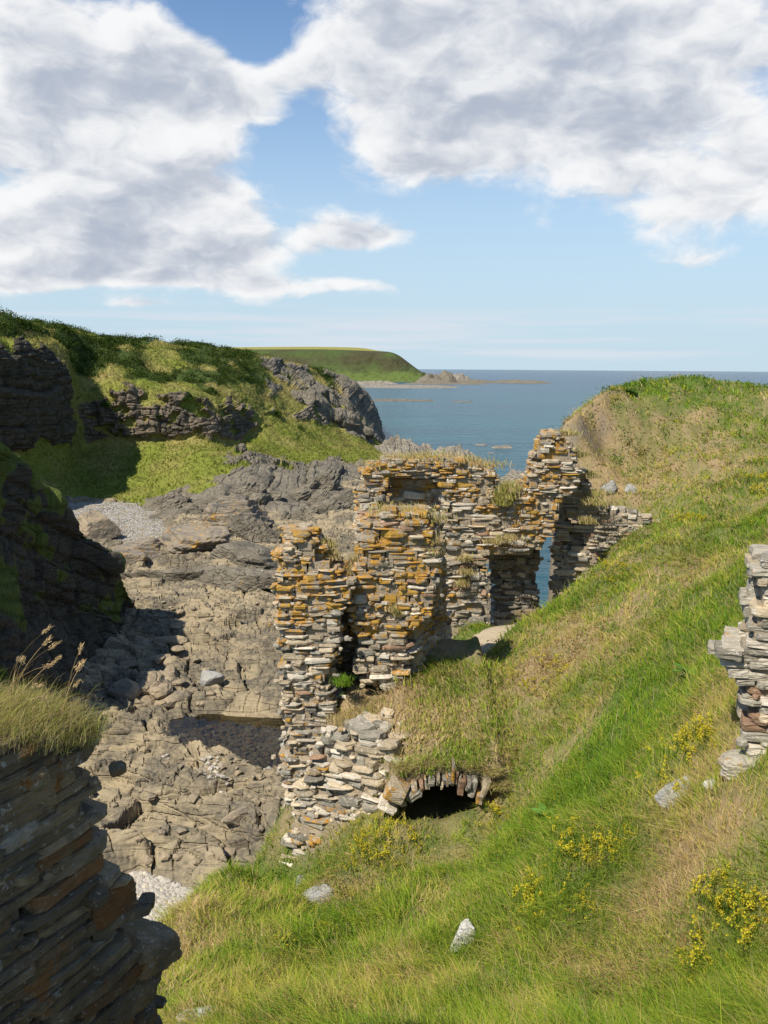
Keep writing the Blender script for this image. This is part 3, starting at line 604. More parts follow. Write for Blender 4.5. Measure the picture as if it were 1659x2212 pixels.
me.polygons.foreach_set('material_index', (green.reshape(-1)[FP_].mean(1) < 0.5).astype(np.int32))
tag(link('promontory', me), kind='structure')

# the headland across the bay
HEAD = []
for (u, t0, t1, m, e, b) in [(300, 770, 775, 800, 815, 1500), (420, 758, 764, 796, 822, 1420), (500, 755, 762, 795, 823, 1380), (600, 754, 763, 793, 824, 1340), (700, 754, 764, 792, 824, 1310), (790, 757, 766, 792, 824, 1290), (840, 760, 768, 793, 824, 1270), (862, 768, 776, 796, 824, 1262), (885, 785, 792, 804, 824, 1256), (908, 802, 806, 812, 824, 1252), (930, 818, 819, 821, 825, 1250)]:
    HEAD.append([(u + 8, e + 2, b), (u + 6, (m + e) / 2 + 3, b + 25), (u + 4, m, b + 60), (u, t1, b + 90), (u, t0, b + 150), W(u - 6, t0, b + 420, 4 if u < 800 else -6), W(u - 20, t0, b + 1200, -12)])
QP = loft(HEAD, 300, 130)
qn = grid_normals(QP)
if qn[40, 150, 1] > 0: qn = -qn
ax_, ay_, az_ = QP[..., 0], QP[..., 1], QP[..., 2]
qr = np.repeat(np.linspace(0, 6, 130)[:, None], 300, 1)
QP = QP + qn * ((7.0 * fbm(ax_ / 70, ay_ / 70, az_ / 40, 4) + 2.2 * fbm(ax_ / 11, ay_ / 11, az_ / 9, 3)) * sstep(3.4, 2.9, qr) * sstep(0, 0.4, qr))[..., None]
fg = np.clip(0.5 + 0.9 * fbm(ax_ / 60 + 3, ay_ / 60, az_ / 25, 4), 0, 1)
qt = fg[..., None] * np.array([0.055, 0.052, 0.026]) + (1 - fg[..., None]) * np.array([0.060, 0.084, 0.026])
lowg = (sstep(1.9, 1.2, qr + 0.4 * pn(ax_ / 40, ay_ / 40)))[..., None]; qt = qt * (1 - lowg) + lowg * np.array([0.085, 0.115, 0.030])
field = (sstep(3.82, 3.95, qr))[..., None]; qt = qt * (1 - field) + field * np.array([0.24, 0.22, 0.06])
tag(link('headland', mesh_np('headland', QP.reshape(-1, 3), grid_faces(130, 300), M_FARHILL, True, qt.reshape(-1, 3))), kind='structure')

# ------------------------------------------------------------------ stones and ruined walls
def slab_arrays(seed, hi=False, block=False):
    r = random.Random(seed)
    if hi: base = [(.5, -.3), (.5, .1), (.49, .44), (.3, .5), (-.05, .5), (-.38, .49), (-.49, .42), (-.5, 0), (-.49, -.4), (-.4, -.49), (0, -.5), (.44, -.48)]
    else: base = [(.5, -.26), (.5, .26), (.30, .5), (-.30, .5), (-.5, .26), (-.5, -.26), (-.30, -.5), (.30, -.5)]
    j = .045 if hi else .09; base = [(x + r.uniform(-j, j), y + r.uniform(-j, j)) for x, y in base]
    if hi: rings = [(-.5, .90), (-.34, .985), (.0, 1.0), (.32, .97), (.5, .88)]
    else: rings = [(-.5, .93), (r.uniform(-.2, .2), 1.0), (.5, .91)]
    if block: rings = [(z, 1 - (1 - k) * .5) for z, k in rings]
    V, F = [], []; n = len(base)
    tx, ty = r.uniform(-.16, .16), r.uniform(-.16, .16)
    for z, k in rings:
        for x, y in base: V.append((x * k + r.uniform(-.03, .03), y * k + r.uniform(-.03, .03), z * (1 + tx * x * 2 + ty * y * 2) + r.uniform(-.05, .05)))
    for a in range(len(rings) - 1):
        for i in range(n):
            p, q = a * n + i, a * n + (i + 1) % n; F += [(p, q, q + n), (p, q + n, p + n)]
    top = (len(rings) - 1) * n
    cb, ct = len(V), len(V) + 1
    V.append((0, 0, rings[0][0] - .03)); V.append((0, 0, rings[-1][0] + .05))
    for i in range(n): F += [(cb, (i + 1) % n, i), (ct, top + i, top + (i + 1) % n)]
    return np.array(V), np.array(F)
SLABS = {k: [slab_arrays(100 + i, k[0], k[1]) for i in range(9)] for k in ((False, False), (True, False), (True, True))}
_smesh = {}
def stone_mesh(kind, i, mat):
    key = (kind, i, mat)
    if key not in _smesh:
        V, F = SLABS[kind][i]; _smesh[key] = mesh_np('stone', V, F, MS[mat], False)
    return _smesh[key]
def rot3(ax, ay, az):
    return np.array(Matrix.Rotation(az, 3, 'Z') @ Matrix.Rotation(ay, 3, 'Y') @ Matrix.Rotation(ax, 3, 'X'))
class Pile:
    """the stones of one thing: the ones that show largest become parts, the others one joined part"""
    def __init__(self, limit=290): self.items = []; self.limit = limit
    def add(self, P, scale, rot, mat, kind=(False, False), i=None, prio=1.0, name='stone'):
        self.items.append((np.array(P, float), np.array(scale, float), rot, mat, kind, random.randrange(9) if i is None else i, prio, name))
    def build(self, root, rest='rubble'):
        P = np.array([t[0] for t in self.items]); u, v, z = proj(P)
        area = np.array([t[1][0] * t[1][2] * t[6] for t in self.items]) / np.maximum(z, .5)**2
        area = area * np.where((u > -60) & (u < FW + 60) & (v < FH + 60), 1, 0.02)
        order = np.argsort(-area); big, small = order[:self.limit], order[self.limit:]
        org = np.array(root.location)
        for k in big:
            p, s, ro, mat, kind, i, _, name = self.items[k]
            o = link(name, stone_mesh(kind, i, mat), root)
            o.matrix_local = Matrix.Translation(Vector(p - org)) @ Matrix(ro).to_4x4() @ Matrix.Diagonal((*s, 1))
        if len(small):
            VV, FF, MI, n = [], [], [], 0; mats = sorted(MS)
            for k in small:
                p, s, ro, mat, kind, i, _, _n = self.items[k]; V, F = SLABS[kind][i]
                VV.append((V * s) @ np.asarray(ro).T + p - org); FF.append(F + n); n += len(V); MI.append(np.full(len(F), mats.index(mat)))
            me = mesh_np(rest, np.concatenate(VV), np.concatenate(FF), None, False)
            for m in mats: me.materials.append(MS[m])
            me.polygons.foreach_set('material_index', np.concatenate(MI).astype(np.int32))
            tag(link(rest, me, root), kind='stuff')
BOXF = np.array([(0, 1, 3, 2), (4, 6, 7, 5), (0, 4, 5, 1), (2, 3, 7, 6), (0, 2, 6, 4), (1, 5, 7, 3)])
def lay(pile, A, w, T, outlines, holes=(), niches=(), course=(.10, .20), length=(.18, .55), row=.34, mats=None, lean=0.0, hi=False, jig=.05, tilt=3.0, seed=1, split=.6, slope=0.0, gap=-0.005, wavy=.08, big=0.0, rag=.13, chink=.55):
    """lay stones in courses inside an outline drawn on the wall's face; returns the mortar core (verts, faces)"""
    r = random.Random(seed); w = np.array(w, float); w /= np.linalg.norm(w); nb = np.array([-w[1], w[0]])
    outs = [[on_plane(u, v, A, w) for u, v in o] for o in outlines]; hol = [[on_plane(u, v, A, w) for u, v in o] for o in holes]
    nic = [([on_plane(u, v, A, w) for u, v in o], d) for o, d in niches]
    allp = np.concatenate([np.array(o) for o in outs]); s0, z0 = allp.min(0); s1, z1 = allp.max(0)
    def occ(s, z, d):
        rg_s = s + rag * pn(np.asarray(z) * 2.3 + seed, np.asarray(s) * 1.3, d * 1.1); z = z + rag * .7 * pn(np.asarray(s) * 2.6 + 31, np.asarray(z) * 1.1, d * 1.7 + seed); s = rg_s
        c = np.zeros(np.shape(s), bool)
        for o in outs: c |= in_poly(s, z, o)
        for o in hol: c &= ~in_poly(s, z, o)
        for o, dd in nic: c &= ~(in_poly(s, z, o) & (d < dd))
        return c & (d > -.01) & (d < T + .01)
    cells = []; z = z0 - .1; nrow = max(1, int(round(T / row))); rw = T / nrow
    while z < z1 + .1:
        h = r.uniform(*course) * (1.7 if r.random() < big else 1)
        for k in range(nrow):
            s = s0 - r.uniform(0, length[1])
            while s < s1:
                L = r.uniform(*length) * (1.25 if h > course[1] * .8 else 1)
                cells.append((s, s + L, z, z + h, k)); s += L
        z += h
    C = np.array(cells); sc = (C[:, 0] + C[:, 1]) / 2; zc = (C[:, 2] + C[:, 3]) / 2; L = C[:, 1] - C[:, 0]; H = C[:, 3] - C[:, 2]; dc = (C[:, 4] + .5) * rw
    zs = zc + slope * sc + wavy * pn(sc * 1.1 + seed, zc * .6, seed * 3.7)
    o0 = occ(sc, zs, dc)
    ex_front = o0 & ~occ(sc, zs, dc - rw); ex_back = o0 & ~occ(sc, zs, dc + rw)
    ex_s = o0 & ~(occ(sc - L / 2 - .12, zs, dc) & occ(sc + L / 2 + .12, zs, dc))
    ex_z = o0 & ~(occ(sc, zs - H / 2 - .12, dc) & occ(sc, zs + H / 2 + .12, dc))
    ex = ex_front | ex_back | ex_s | ex_z
    ang = math.atan2(w[1], w[0]); VV, FF, n = [], [], 0
    for k in np.nonzero(o0)[0]:
        front = ex_front[k]
        d = dc[k] + lean * (zs[k] - z0)
        def P(s, dd, zz): q = A + w * s + nb * dd; return np.array([q[0], q[1], zz])
        A = np.array(A[:2], float)
        # mortar behind
        ins = gap + r.uniform(-.015, .045)
        a, b = sc[k] - L[k] / 2 + (.05 if ex_s[k] else -.01), sc[k] + L[k] / 2 - (.05 if ex_s[k] else -.01)
        if ex_s[k]:
            if not occ(np.array(sc[k] - L[k] * .42), np.array(zs[k]), np.array(dc[k])): a += L[k] * .30
            if not occ(np.array(sc[k] + L[k] * .42), np.array(zs[k]), np.array(dc[k])): b -= L[k] * .30
        f0, f1 = d - rw / 2 + (ins if front else -.01), d + rw / 2 - (ins if ex_back[k] else -.01)
        zz0, zz1 = zs[k] - H[k] / 2 - .01, zs[k] + H[k] / 2 + (.01 if not ex_z[k] else -.04)
        VV.append(np.array([P(s_, d_, z_) for s_ in (a, b) for d_ in (f0, f1) for z_ in (zz0, zz1)])); FF.append(BOXF + n); n += 8
        for _c in range(2 if (ex[k] and r.random() < chink) else 0):    # small stones pinned into the joints
            cs = r.uniform(.05, .12); face_ = d - rw / 2 - r.uniform(-.03, .03) if front else d
            q = P(sc[k] + r.uniform(-.5, .5) * L[k], face_, zs[k] + r.choice((-.5, .5)) * H[k] + r.uniform(-.02, .02)); u, v, _z = proj(q)
            pile.add(q, (cs * r.uniform(.8, 1.6), cs, cs * r.uniform(.3, .7)), rot3(R(r.uniform(-14, 14)), R(r.uniform(-14, 14)), r.uniform(0, 3)), mats(float(u), float(v), r), (False, False), prio=.3)
        if not ex[k] or (front and not ex_s[k] and r.random() < .05): continue
        ns = 1
        if H[k] > .09 and r.random() < split: ns = 2 if H[k] < .16 or r.random() < .5 else 3
        cut = sorted(r.uniform(.25, .75) for _ in range(ns - 1)); edges = [0] + cut + [1]
        if ns == 3: edges = [0, .33 + r.uniform(-.08, .08), .66 + r.uniform(-.08, .08), 1]
        for e0, e1 in zip(edges[:-1], edges[1:]):
            hh = (e1 - e0) * H[k]; zz = zs[k] - H[k] / 2 + (e0 + e1) / 2 * H[k]
            ls = L[k] * r.uniform(.97, 1.14); ss = sc[k] + r.uniform(-.03, .03) + (slope * 0)
            if ex_s[k]:                              # broken off at the wall's end
                ol = not occ(np.array(sc[k] - L[k] * .42), np.array(zs[k]), np.array(dc[k])); orr = not occ(np.array(sc[k] + L[k] * .42), np.array(zs[k]), np.array(dc[k]))
                if ol: ls *= .68; ss += L[k] * .17
                if orr: ls *= .68; ss -= L[k] * .17
            out = r.uniform(-jig, jig * .8) if front else r.uniform(-.02, .02)
            if ex_s[k] and not occ(np.array(sc[k] + L[k]), np.array(zs[k]), np.array(dc[k])): ss += r.uniform(-.03, .04)
            elif ex_s[k]: ss -= r.uniform(-.03, .04)
            dd = d - .02 + (out if front else -out)
            q = P(ss, dd, zz); u, v, _z = proj(q)
            ro = rot3(R(r.uniform(-tilt, tilt)), R(r.gauss(0, tilt * .6)) + math.atan(-slope), ang + R(r.uniform(-4, 4)))
            pile.add(q, (ls, rw * r.uniform(1.0, 1.2), hh * r.uniform(.90, 1.02)), ro, mats(float(u), float(v), r), (hi, hi), prio=1.0 if front else (.5 if (ex_s[k] or ex_z[k]) else .01))
    if not VV: return np.zeros((0, 3)), np.zeros((0, 4), int)
    return np.concatenate(VV), np.concatenate(FF)
def pick(r, *wm):
    t = r.random() * sum(w for w, _ in wm)
    for w, m in wm:
        t -= w
        if t <= 0: return m
    return wm[-1][1]
def ruin(name, label, cat, lays, mortar=M_MORTAR, limit=290, extra=None):
    pile = Pile(limit); cores = [lay(pile, **L) for L in lays]
    V = np.concatenate([c[0] for c in cores]); off = np.cumsum([0] + [len(c[0]) for c in cores[:-1]]); F = np.concatenate([c[1] + o for c, o in zip(cores, off)])
    lo = V.min(0); hi_ = V.max(0); base = np.array([(lo[0] + hi_[0]) / 2, (lo[1] + hi_[1]) / 2, lo[2]])
    root = thing(name, label, cat, base)
    link('mortar', mesh_np('mortar', V - base, F, mortar, False), root)
    if extra: extra(pile)
    pile.build(root)
    return root

def near_mats(u, v, r):
    top = 1 - (v - 1160) / 260.0
    p = min(.97, max(.03, 1.0 * top + .30)) if v < 1450 else .05
    if r.random() < p: return pick(r, (4, 'lichen'), (1.2, 'lichen2'), (.3, 'tan'))
    return pick(r, (3, 'grey'), (3, 'tan'), (2, 'pale'), (.35, 'brown'), (.3, 'lichen'))
def mid_mats(u, v, r):
    p = .95 if v < 1240 else (.75 if v < 1370 else .10)
    if u > 955: p *= .3
    if r.random() < p: return pick(r, (4, 'lichen'), (1.0, 'lichen2'), (.2, 'brown'))
    return pick(r, (3, 'grey'), (3, 'tan'), (2.4, 'pale'), (.3, 'brown'))
def low_mats(u, v, r):
    if v > 1760 and u < 690 and r.random() < .4: return 'lichen'
    return pick(r, (3, 'pale'), (3, 'tan'), (3, 'grey'), (.3, 'lichen'), (.2, 'brown'))
def far_mats(u, v, r):
    p = .85 if v < 1075 or (u > 1060 and v < 1140) else (.4 if v < 1110 else .14)
    if u > 1140: p = .7
    if 1010 < u < 1140 and 1170 < v < 1200: p = .5
    if r.random() < p: return pick(r, (4, 'lichen'), (.8, 'lichen2'))
    return pick(r, (3, 'pale'), (3, 'tan'), (3, 'grey'), (.7, 'brown'))
def f2_mats(u, v, r): return pick(r, (3, 'grey'), (2.4, 'tan'), (2, 'pale'), (.5, 'brown'), (.3, 'lichen'))
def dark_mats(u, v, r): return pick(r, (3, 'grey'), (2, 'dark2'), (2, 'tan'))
def right_mats(u, v, r): return pick(r, (6, 'graycrust'), (1.5, 'pale'), (1.2, 'tan'), (.7, 'brown'), (.3, 'lichen'))
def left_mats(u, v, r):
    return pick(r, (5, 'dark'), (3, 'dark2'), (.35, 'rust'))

ruin('slate_pier', 'tall narrow pier of thin stacked slates with orange lichen on its upper half', 'ruin', [
 dict(A=np.array([0, 16.2]), w=(1, 0), T=1.3, seed=3, mats=near_mats, course=(.09, .17), length=(.2, .62), split=.72, jig=.07, tilt=3.5, slope=0.02, outlines=[[(594, 1190), (600, 1166), (640, 1156), (670, 1156), (698, 1182), (714, 1210), (732, 1238), (765, 1250), (765, 1315), (732, 1330), (730, 1400), (716, 1450), (708, 1480), (722, 1500), (735, 1540), (735, 1600), (730, 1650), (730, 1700), (722, 1760), (690, 1830), (634, 1880), (606, 1820), (622, 1750), (610, 1700), (612, 1640), (618, 1600), (610, 1500), (606, 1420), (598, 1340), (592, 1260)]]),
], mortar=M_MORTAR_LICH)
ruin('ruin_stump', 'broad broken wall stump crusted with orange lichen, with a shaded end beside the path', 'ruin', [
 dict(A=np.array([0, 16.55]), w=(1, .04), T=1.0, seed=5, mats=mid_mats, course=(.08, .18), length=(.16, .56), split=.6, jig=.09, tilt=5, slope=-0.01, outlines=[[(728, 1265), (750, 1246), (774, 1224), (778, 1185), (768, 1153), (796, 1124), (850, 1104), (900, 1106), (946, 1118), (962, 1150), (960, 1190), (955, 1230), (948, 1300), (932, 1330), (907, 1345), (892, 1360), (887, 1420), (895, 1475), (860, 1490), (830, 1497), (800, 1478), (778, 1468), (772, 1440), (768, 1390), (764, 1335), (728, 1320)]]),
 dict(A=at(892, 1400, 16.62)[:2], w=(.393, .92), T=.6, seed=6, mats=mid_mats, course=(.08, .18), length=(.16, .5), jig=.06, outlines=[[(893, 1350), (925, 1328), (938, 1290), (945, 1128), (962, 1180), (966, 1300), (972, 1330), (980, 1460), (940, 1475), (897, 1482)]]),
 dict(A=np.array([0, 17.8]), w=(1, 0), T=.4, seed=8, mats=dark_mats, outlines=[[(690, 1300), (800, 1300), (800, 1500), (690, 1500)]]),
], mortar=M_MORTAR_LICH)
ruin('rubble_face', 'collapsed sunlit rubble falling to the grass, left of the vault mouth', 'ruin', [
 dict(A=np.array([0.2, 14.32]), w=(.90, -.436), T=.9, gap=.03, seed=9, mats=low_mats, course=(.07, .18), length=(.18, .6), split=.45, jig=.11, tilt=9, lean=.10, slope=.06, big=.12, outlines=[[(665, 1605), (720, 1590), (780, 1590), (838, 1618), (850, 1650), (848, 1690), (852, 1720), (842, 1750), (800, 1785), (760, 1815), (720, 1845), (680, 1878), (640, 1900), (606, 1905), (602, 1872), (606, 1835), (612, 1790), (622, 1760), (625, 1730), (640, 1690)]]),
])
F1OUT = [(768, 1085), (780, 1011), (850, 991), (940, 988), (1040, 1001), (1076, 1016), (1070, 1045), (1075, 1078), (1103, 1072), (1128, 1046), (1148, 1030), (1154, 1000), (1162, 965), (1176, 937), (1208, 931), (1236, 955), (1256, 1000), (1258, 1045), (1222, 1085), (1204, 1120), (1186, 1160), (1170, 1190), (1120, 1200), (1060, 1200), (1053, 1215), (1051, 1352), (960, 1362), (780, 1375)]
ruin('castle_ruin', 'long grass-topped slate ruin with a dark window recess, before the sea', 'ruin', [
 dict(A=np.array([0, 22.6]), w=(1, .05), T=.95, seed=12, mats=far_mats, course=(.09, .2), length=(.18, .6), split=.6, jig=.09, tilt=4.5, row=.32, outlines=[F1OUT], niches=[([(838, 1050), (852, 1036), (900, 1030), (940, 1034), (962, 1058), (962, 1105), (950, 1150), (900, 1145), (845, 1125)], .62)]),
], mortar=M_MORTAR_LICH)
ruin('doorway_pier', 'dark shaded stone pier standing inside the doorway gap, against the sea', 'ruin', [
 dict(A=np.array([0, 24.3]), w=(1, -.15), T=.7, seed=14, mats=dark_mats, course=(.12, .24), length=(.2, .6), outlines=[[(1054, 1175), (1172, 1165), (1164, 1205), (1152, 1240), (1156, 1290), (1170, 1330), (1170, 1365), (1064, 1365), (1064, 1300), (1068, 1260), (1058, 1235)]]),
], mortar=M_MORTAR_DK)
ruin('jagged_ruin', 'jagged wall end of grey slates right of the sea gap, running up into the mound', 'ruin', [
 dict(A=at(1195, 1300, 23.9)[:2], w=(.98, -.18), T=.8, seed=15, mats=f2_mats, course=(.08, .2), length=(.18, .6), jig=.10, tilt=5, outlines=[[(1190, 1345), (1200, 1300), (1192, 1255), (1204, 1225), (1188, 1195), (1194, 1165), (1196, 1130), (1205, 1095), (1222, 1015), (1258, 1012), (1285, 1070), (1320, 1103), (1360, 1106), (1400, 1118), (1434, 1130), (1428, 1160), (1350, 1205), (1300, 1240), (1250, 1285), (1215, 1330)], [(1180, 1340), (1205, 1305), (1240, 1265), (1250, 1290), (1205, 1350)]], holes=[[(1238, 1115), (1252, 1120), (1250, 1190), (1236, 1200)]]),
])
ruin('masonry_stump', 'broken grey stone masonry with a large block at its foot, right edge', 'ruin', [
 dict(A=at(1560, 1450, 8.2)[:2], w=(.93, -.36), T=.7, seed=17, mats=right_mats, course=(.06, .13), length=(.16, .40), split=.25, hi=True, jig=.02, tilt=2.5, row=.35, big=.12, rag=.06, chink=.3, outlines=[[(1636, 1203), (1800, 1195), (1800, 1740), (1600, 1715), (1590, 1670), (1618, 1625), (1603, 1592), (1616, 1545), (1598, 1485), (1560, 1455), (1546, 1396), (1600, 1390), (1610, 1340), (1628, 1290)]]),
], extra=lambda p: (p.add(at(1572, 1405, 8.25), (.26, .4, .08), rot3(0, R(4), R(-20)), 'graycrust', (True, True), 5)))
LWA = at(0, 1780, 3.1)[:2]; LWW = np.array([.5, .866])
def on_left(u, v, d=.04):
    s, z = on_plane(u, v, LWA, LWW); q = LWA + LWW * s + np.array([-LWW[1], LWW[0]]) * d; return (q[0], q[1], z)
la = math.atan2(.866, .5)
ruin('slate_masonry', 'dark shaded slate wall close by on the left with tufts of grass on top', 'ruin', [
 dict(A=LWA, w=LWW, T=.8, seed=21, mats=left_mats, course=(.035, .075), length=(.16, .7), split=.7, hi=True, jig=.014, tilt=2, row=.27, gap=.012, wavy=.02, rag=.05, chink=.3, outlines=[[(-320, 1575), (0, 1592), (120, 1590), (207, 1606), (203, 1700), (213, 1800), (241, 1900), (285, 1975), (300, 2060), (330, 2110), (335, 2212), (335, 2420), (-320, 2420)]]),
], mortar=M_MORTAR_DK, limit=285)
def rough_block(seed, sharp=5.0, amp=.10):
    """a squared block with worn arrises and a chipped, pitted surface"""
    bm = bmesh.new(); bmesh.ops.create_icosphere(bm, subdivisions=5, radius=1.0); D = np.array([v.co[:] for v in bm.verts]); F = np.array([[v.index for v in f.verts] for f in bm.faces]); bm.free()
    r_ = (np.abs(D)**sharp).sum(1)**(-1 / sharp); V = D * r_[:, None] * .5; o = seed * 7.7
    skew = np.random.RandomState(seed).uniform(-.22, .22, (3, 3)); V = V + V @ skew * .7
    n = amp * fbm(V[:, 0] * 3 + o, V[:, 1] * 3, V[:, 2] * 3, 5, .55) + .035 * (saw(V[:, 2] * 7 + .8 * pn(V[:, 0] * 3, V[:, 1] * 3, o), .8) - .5)
    return V * (1 + n)[:, None], F
def set_block(root, P, size, ro, mat, seed, **kw):
    V, F = rough_block(seed, **kw); me = mesh_np('block', (V * np.array(size)) @ np.asarray(ro).T, F, MS[mat], False)
    return link('block', me, root, Vector(np.array(P) - np.array(root.location)))
lw = [o for o in bpy.data.objects if o.name.startswith('slate_masonry')][0]
set_block(lw, on_left(250, 1960, .09), (.30, .24, .27), rot3(R(2), R(5), la), 'rust', 1)
set_block(lw, on_left(330, 2062, .10), (.30, .34, .21), rot3(R(3), R(8), la + .1), 'dark2', 2)
set_block(lw, on_left(45, 1800, .085), (.26, .22, .16), rot3(0, R(-6), la), 'graycrust', 3, sharp=3.5)
set_block(lw, on_left(165, 1862, .085), (.34, .22, .18), rot3(0, R(8), la), 'block', 4, sharp=3.6)
set_block(lw, on_left(295, 2150, .10), (.42, .30, .20), rot3(R(3), R(4), la), 'dark', 5)
set_block(lw, on_left(110, 2120, .09), (.34, .24, .20), rot3(R(3), R(-4), la), 'dark2', 6)
rsr = [o for o in bpy.data.objects if o.name.startswith('masonry_stump')][0]
RSA = at(1560, 1450, 8.2)[:2]; RSW = np.array([.93, -.36]) / np.hypot(.93, .36)
def on_right(u, v, d):
    s, z = on_plane(u, v, RSA, RSW); q = RSA + RSW * s + np.array([-RSW[1], RSW[0]]) * d; return (q[0], q[1], z)
ra_ = math.atan2(RSW[1], RSW[0])
set_block(rsr, on_right(1655, 1668, .10), (.80, .5, .33), rot3(0, R(-3), ra_), 'graycrust', 8, sharp=4.5, amp=.06)
set_block(rsr, on_right(1615, 1462, .17), (.46, .44, .15), rot3(0, R(2), ra_), 'graycrust', 9, sharp=4.5, amp=.06)
set_block(rsr, on_right(1648, 1408, .17), (.40, .44, .10), rot3(0, R(-2), ra_), 'graycrust', 10, sharp=4.5, amp=.06)
set_block(rsr, on_right(1650, 1555, .17), (.30, .44, .14), rot3(0, R(-14), ra_), 'brown', 11, sharp=3.5, amp=.08)

# ------------------------------------------------------------------ the buried vault
cxs = np.linspace(VX0 - .35, VX1 + .35, 40); cys = np.concatenate([np.linspace(VY0 - .02, VY0 + 1.2, 22), np.linspace(VY0 + 1.3, 18.25, 20)])
vx, vy = np.meshgrid(cxs, cys)
def arch_z(x):
    t = np.clip((x - VX0) / (VX1 - VX0), 0, 1); return VZ0 + .25 + (VZ1 - VZ0 - .25) * np.sqrt(np.clip(1 - (2 * t - 1)**2 * .9, 0, 1))
topz = np.maximum(zslope(vx, vy) + .01, np.minimum(VZ1 + .34 + .06 * pn(vx * 3, vy * 3) + .30 * (vy - VY0), zslope(vx, vy) + .9))
edge_ = sstep(VX0 - .35, VX0 - .05, vx) * sstep(VX1 + .35, VX1 + .05, vx)
topz = zslope(vx, vy) * (1 - edge_) + topz * edge_ + .005
botz = np.minimum(arch_z(vx), topz - .12)
nv = len(cxs) * len(cys); n1_, n2_ = len(cys), len(cxs)
VV = np.concatenate([np.stack([vx, vy, topz], -1).reshape(-1, 3), np.stack([vx, vy, botz], -1).reshape(-1, 3)])
fa = grid_faces(n1_, n2_); fb = fa[:, ::-1] + nv; i = np.arange(n2_ - 1)
front = np.stack([i, i + nv, i + 1 + nv, i + 1], -1)
sot = np.clip(soilness(vx, vy) + .3, 0, 1)[..., None]; tv = ((1 - sot) * np.array([0.075, 0.115, 0.022]) + sot * np.array([0.26, 0.19, 0.105])).reshape(-1, 3)
VAULT_TOP = (vx, vy, topz)
root = thing('vault_arch', 'low vaulted opening of edge-set slates under turf, black inside, in the grass slope', 'vault', ((VX0 + VX1) / 2, VY0, VZ0))
ro_ = np.array(root.location)
link('turf_roof', mesh_np('turf_roof', VV - ro_, np.concatenate([fa, fb, front]), M_TURF, True, np.concatenate([tv, tv * 0 + np.array([.12, .10, .08])])), root)
pile = Pile(80); rv = random.Random(4); x = VX0 - .10
while x < VX1 + .12:
    t = rv.uniform(.04, .12); k = (x - VX0) / (VX1 - VX0); hgt = rv.uniform(.16, .40) * (1.2 if k > .5 else .7)
    zb = float(arch_z(np.array(x))) - rv.uniform(.0, .10 if k < .55 else .20)
    pile.add((x, VY0 - rv.uniform(.02, .12), zb + hgt / 2), (rv.uniform(.3, .42), hgt, t), np.array(Matrix.Rotation(R((k - .5) * -34 + rv.uniform(-5, 5)) * -1, 3, 'Y') @ Matrix.Rotation(R(90), 3, 'Y') @ Matrix.Rotation(R(90), 3, 'X').to_3x3()) if False else np.array(Matrix.Rotation(R((k - .45) * 40 + rv.uniform(-6, 6)), 3, 'Y') @ Matrix(((0, 0, 1), (1, 0, 0), (0, 1, 0)))), pick(rv, (4, 'grey'), (1.6, 'tan'), (.8, 'brown'), (1.0, 'lichen')), (True, True), name='voussoir')
    x += t * rv.uniform(.9, 1.25)
pile.add(at(858, 1706, 14.15), (.42, .5, .30), rot3(R(6), R(24), R(-8)), 'lichen', (True, True), 2)
pile.add(at(838, 1738, 14.15), (.36, .4, .12), rot3(R(4), R(28), R(-8)), 'pale', (True, True), 3)
pile.add(at(895, 1712, 14.2), (.30, .4, .10), rot3(R(4), R(-34), R(-4)), 'grey', (True, True), 5)
pile.build(root)

# ------------------------------------------------------------------ grass and other plants
rg = np.random.RandomState(5)
def blade_mesh(name, P, L, Wd, lean, ldir, col, mat=M_GRASS, segs=2, org=(0, 0, 0), tipcol=None, droop=0.35):
    """every blade a bent tapering strip rising from its own foot"""
    N = len(P); P = np.asarray(P, float) - np.asarray(org, float)
    yaw = rg.uniform(0, 2 * np.pi, N); side = np.stack([np.cos(yaw), np.sin(yaw), 0 * yaw], -1)
    ld = np.stack([np.cos(ldir), np.sin(ldir), 0 * ldir], -1)
    ts = np.linspace(0, 1, segs + 1); rows = []; cols = []
    for k, t in enumerate(ts):
        c = P + np.array([0, 0, 1.0]) * (L * (t - droop * np.minimum(lean, 1.6) * t * t))[:, None] + ld * (L * lean * t * t)[:, None]
        cc_ = col if tipcol is None else col * (1 - t) + tipcol * t
        if k < segs:
            w = (Wd * (1 - 0.75 * t))[:, None] / 2; rows += [c - side * w, c + side * w]; cols += [cc_, cc_]
        else: rows.append(c); cols.append(cc_)
    nv = 2 * segs + 1; V = np.stack(rows, 1).reshape(-1, 3); Cc = np.stack(cols, 1).reshape(-1, 3)
    b = (np.arange(N) * nv)[:, None]; F = []
    for k in range(segs - 1): F += [b + np.array([[2 * k, 2 * k + 1, 2 * k + 3]]), b + np.array([[2 * k, 2 * k + 3, 2 * k + 2]])]
    F.append(b + np.array([[2 * segs - 2, 2 * segs - 1, 2 * segs]]))
    return mesh_np(name, V, np.concatenate(F), mat, False, Cc)
def gz_at(x, y):
    fx = np.clip((x - GX[0]) / .135, 0, len(GX) - 1.001); fy = np.clip((y - GY[0]) / .135, 0, len(GY) - 1.001); i = fx.astype(int); j = fy.astype(int); a = fx - i; b = fy - j
    return (gz[j, i] * (1 - a) + gz[j, i + 1] * a) * (1 - b) + (gz[j + 1, i] * (1 - a) + gz[j + 1, i + 1] * a) * b
def gs_at(x, y):
    return sl[np.clip(((y - GY[0]) / .135).astype(int), 0, len(GY) - 1), np.clip(((x - GX[0]) / .135).astype(int), 0, len(GX) - 1)]
PAL = np.array([[.095, .185, .018], [.175, .275, .028], [.270, .330, .045], [.340, .310, .085], [.40, .32, .14], [.50, .40, .22], [.32, .21, .115]])
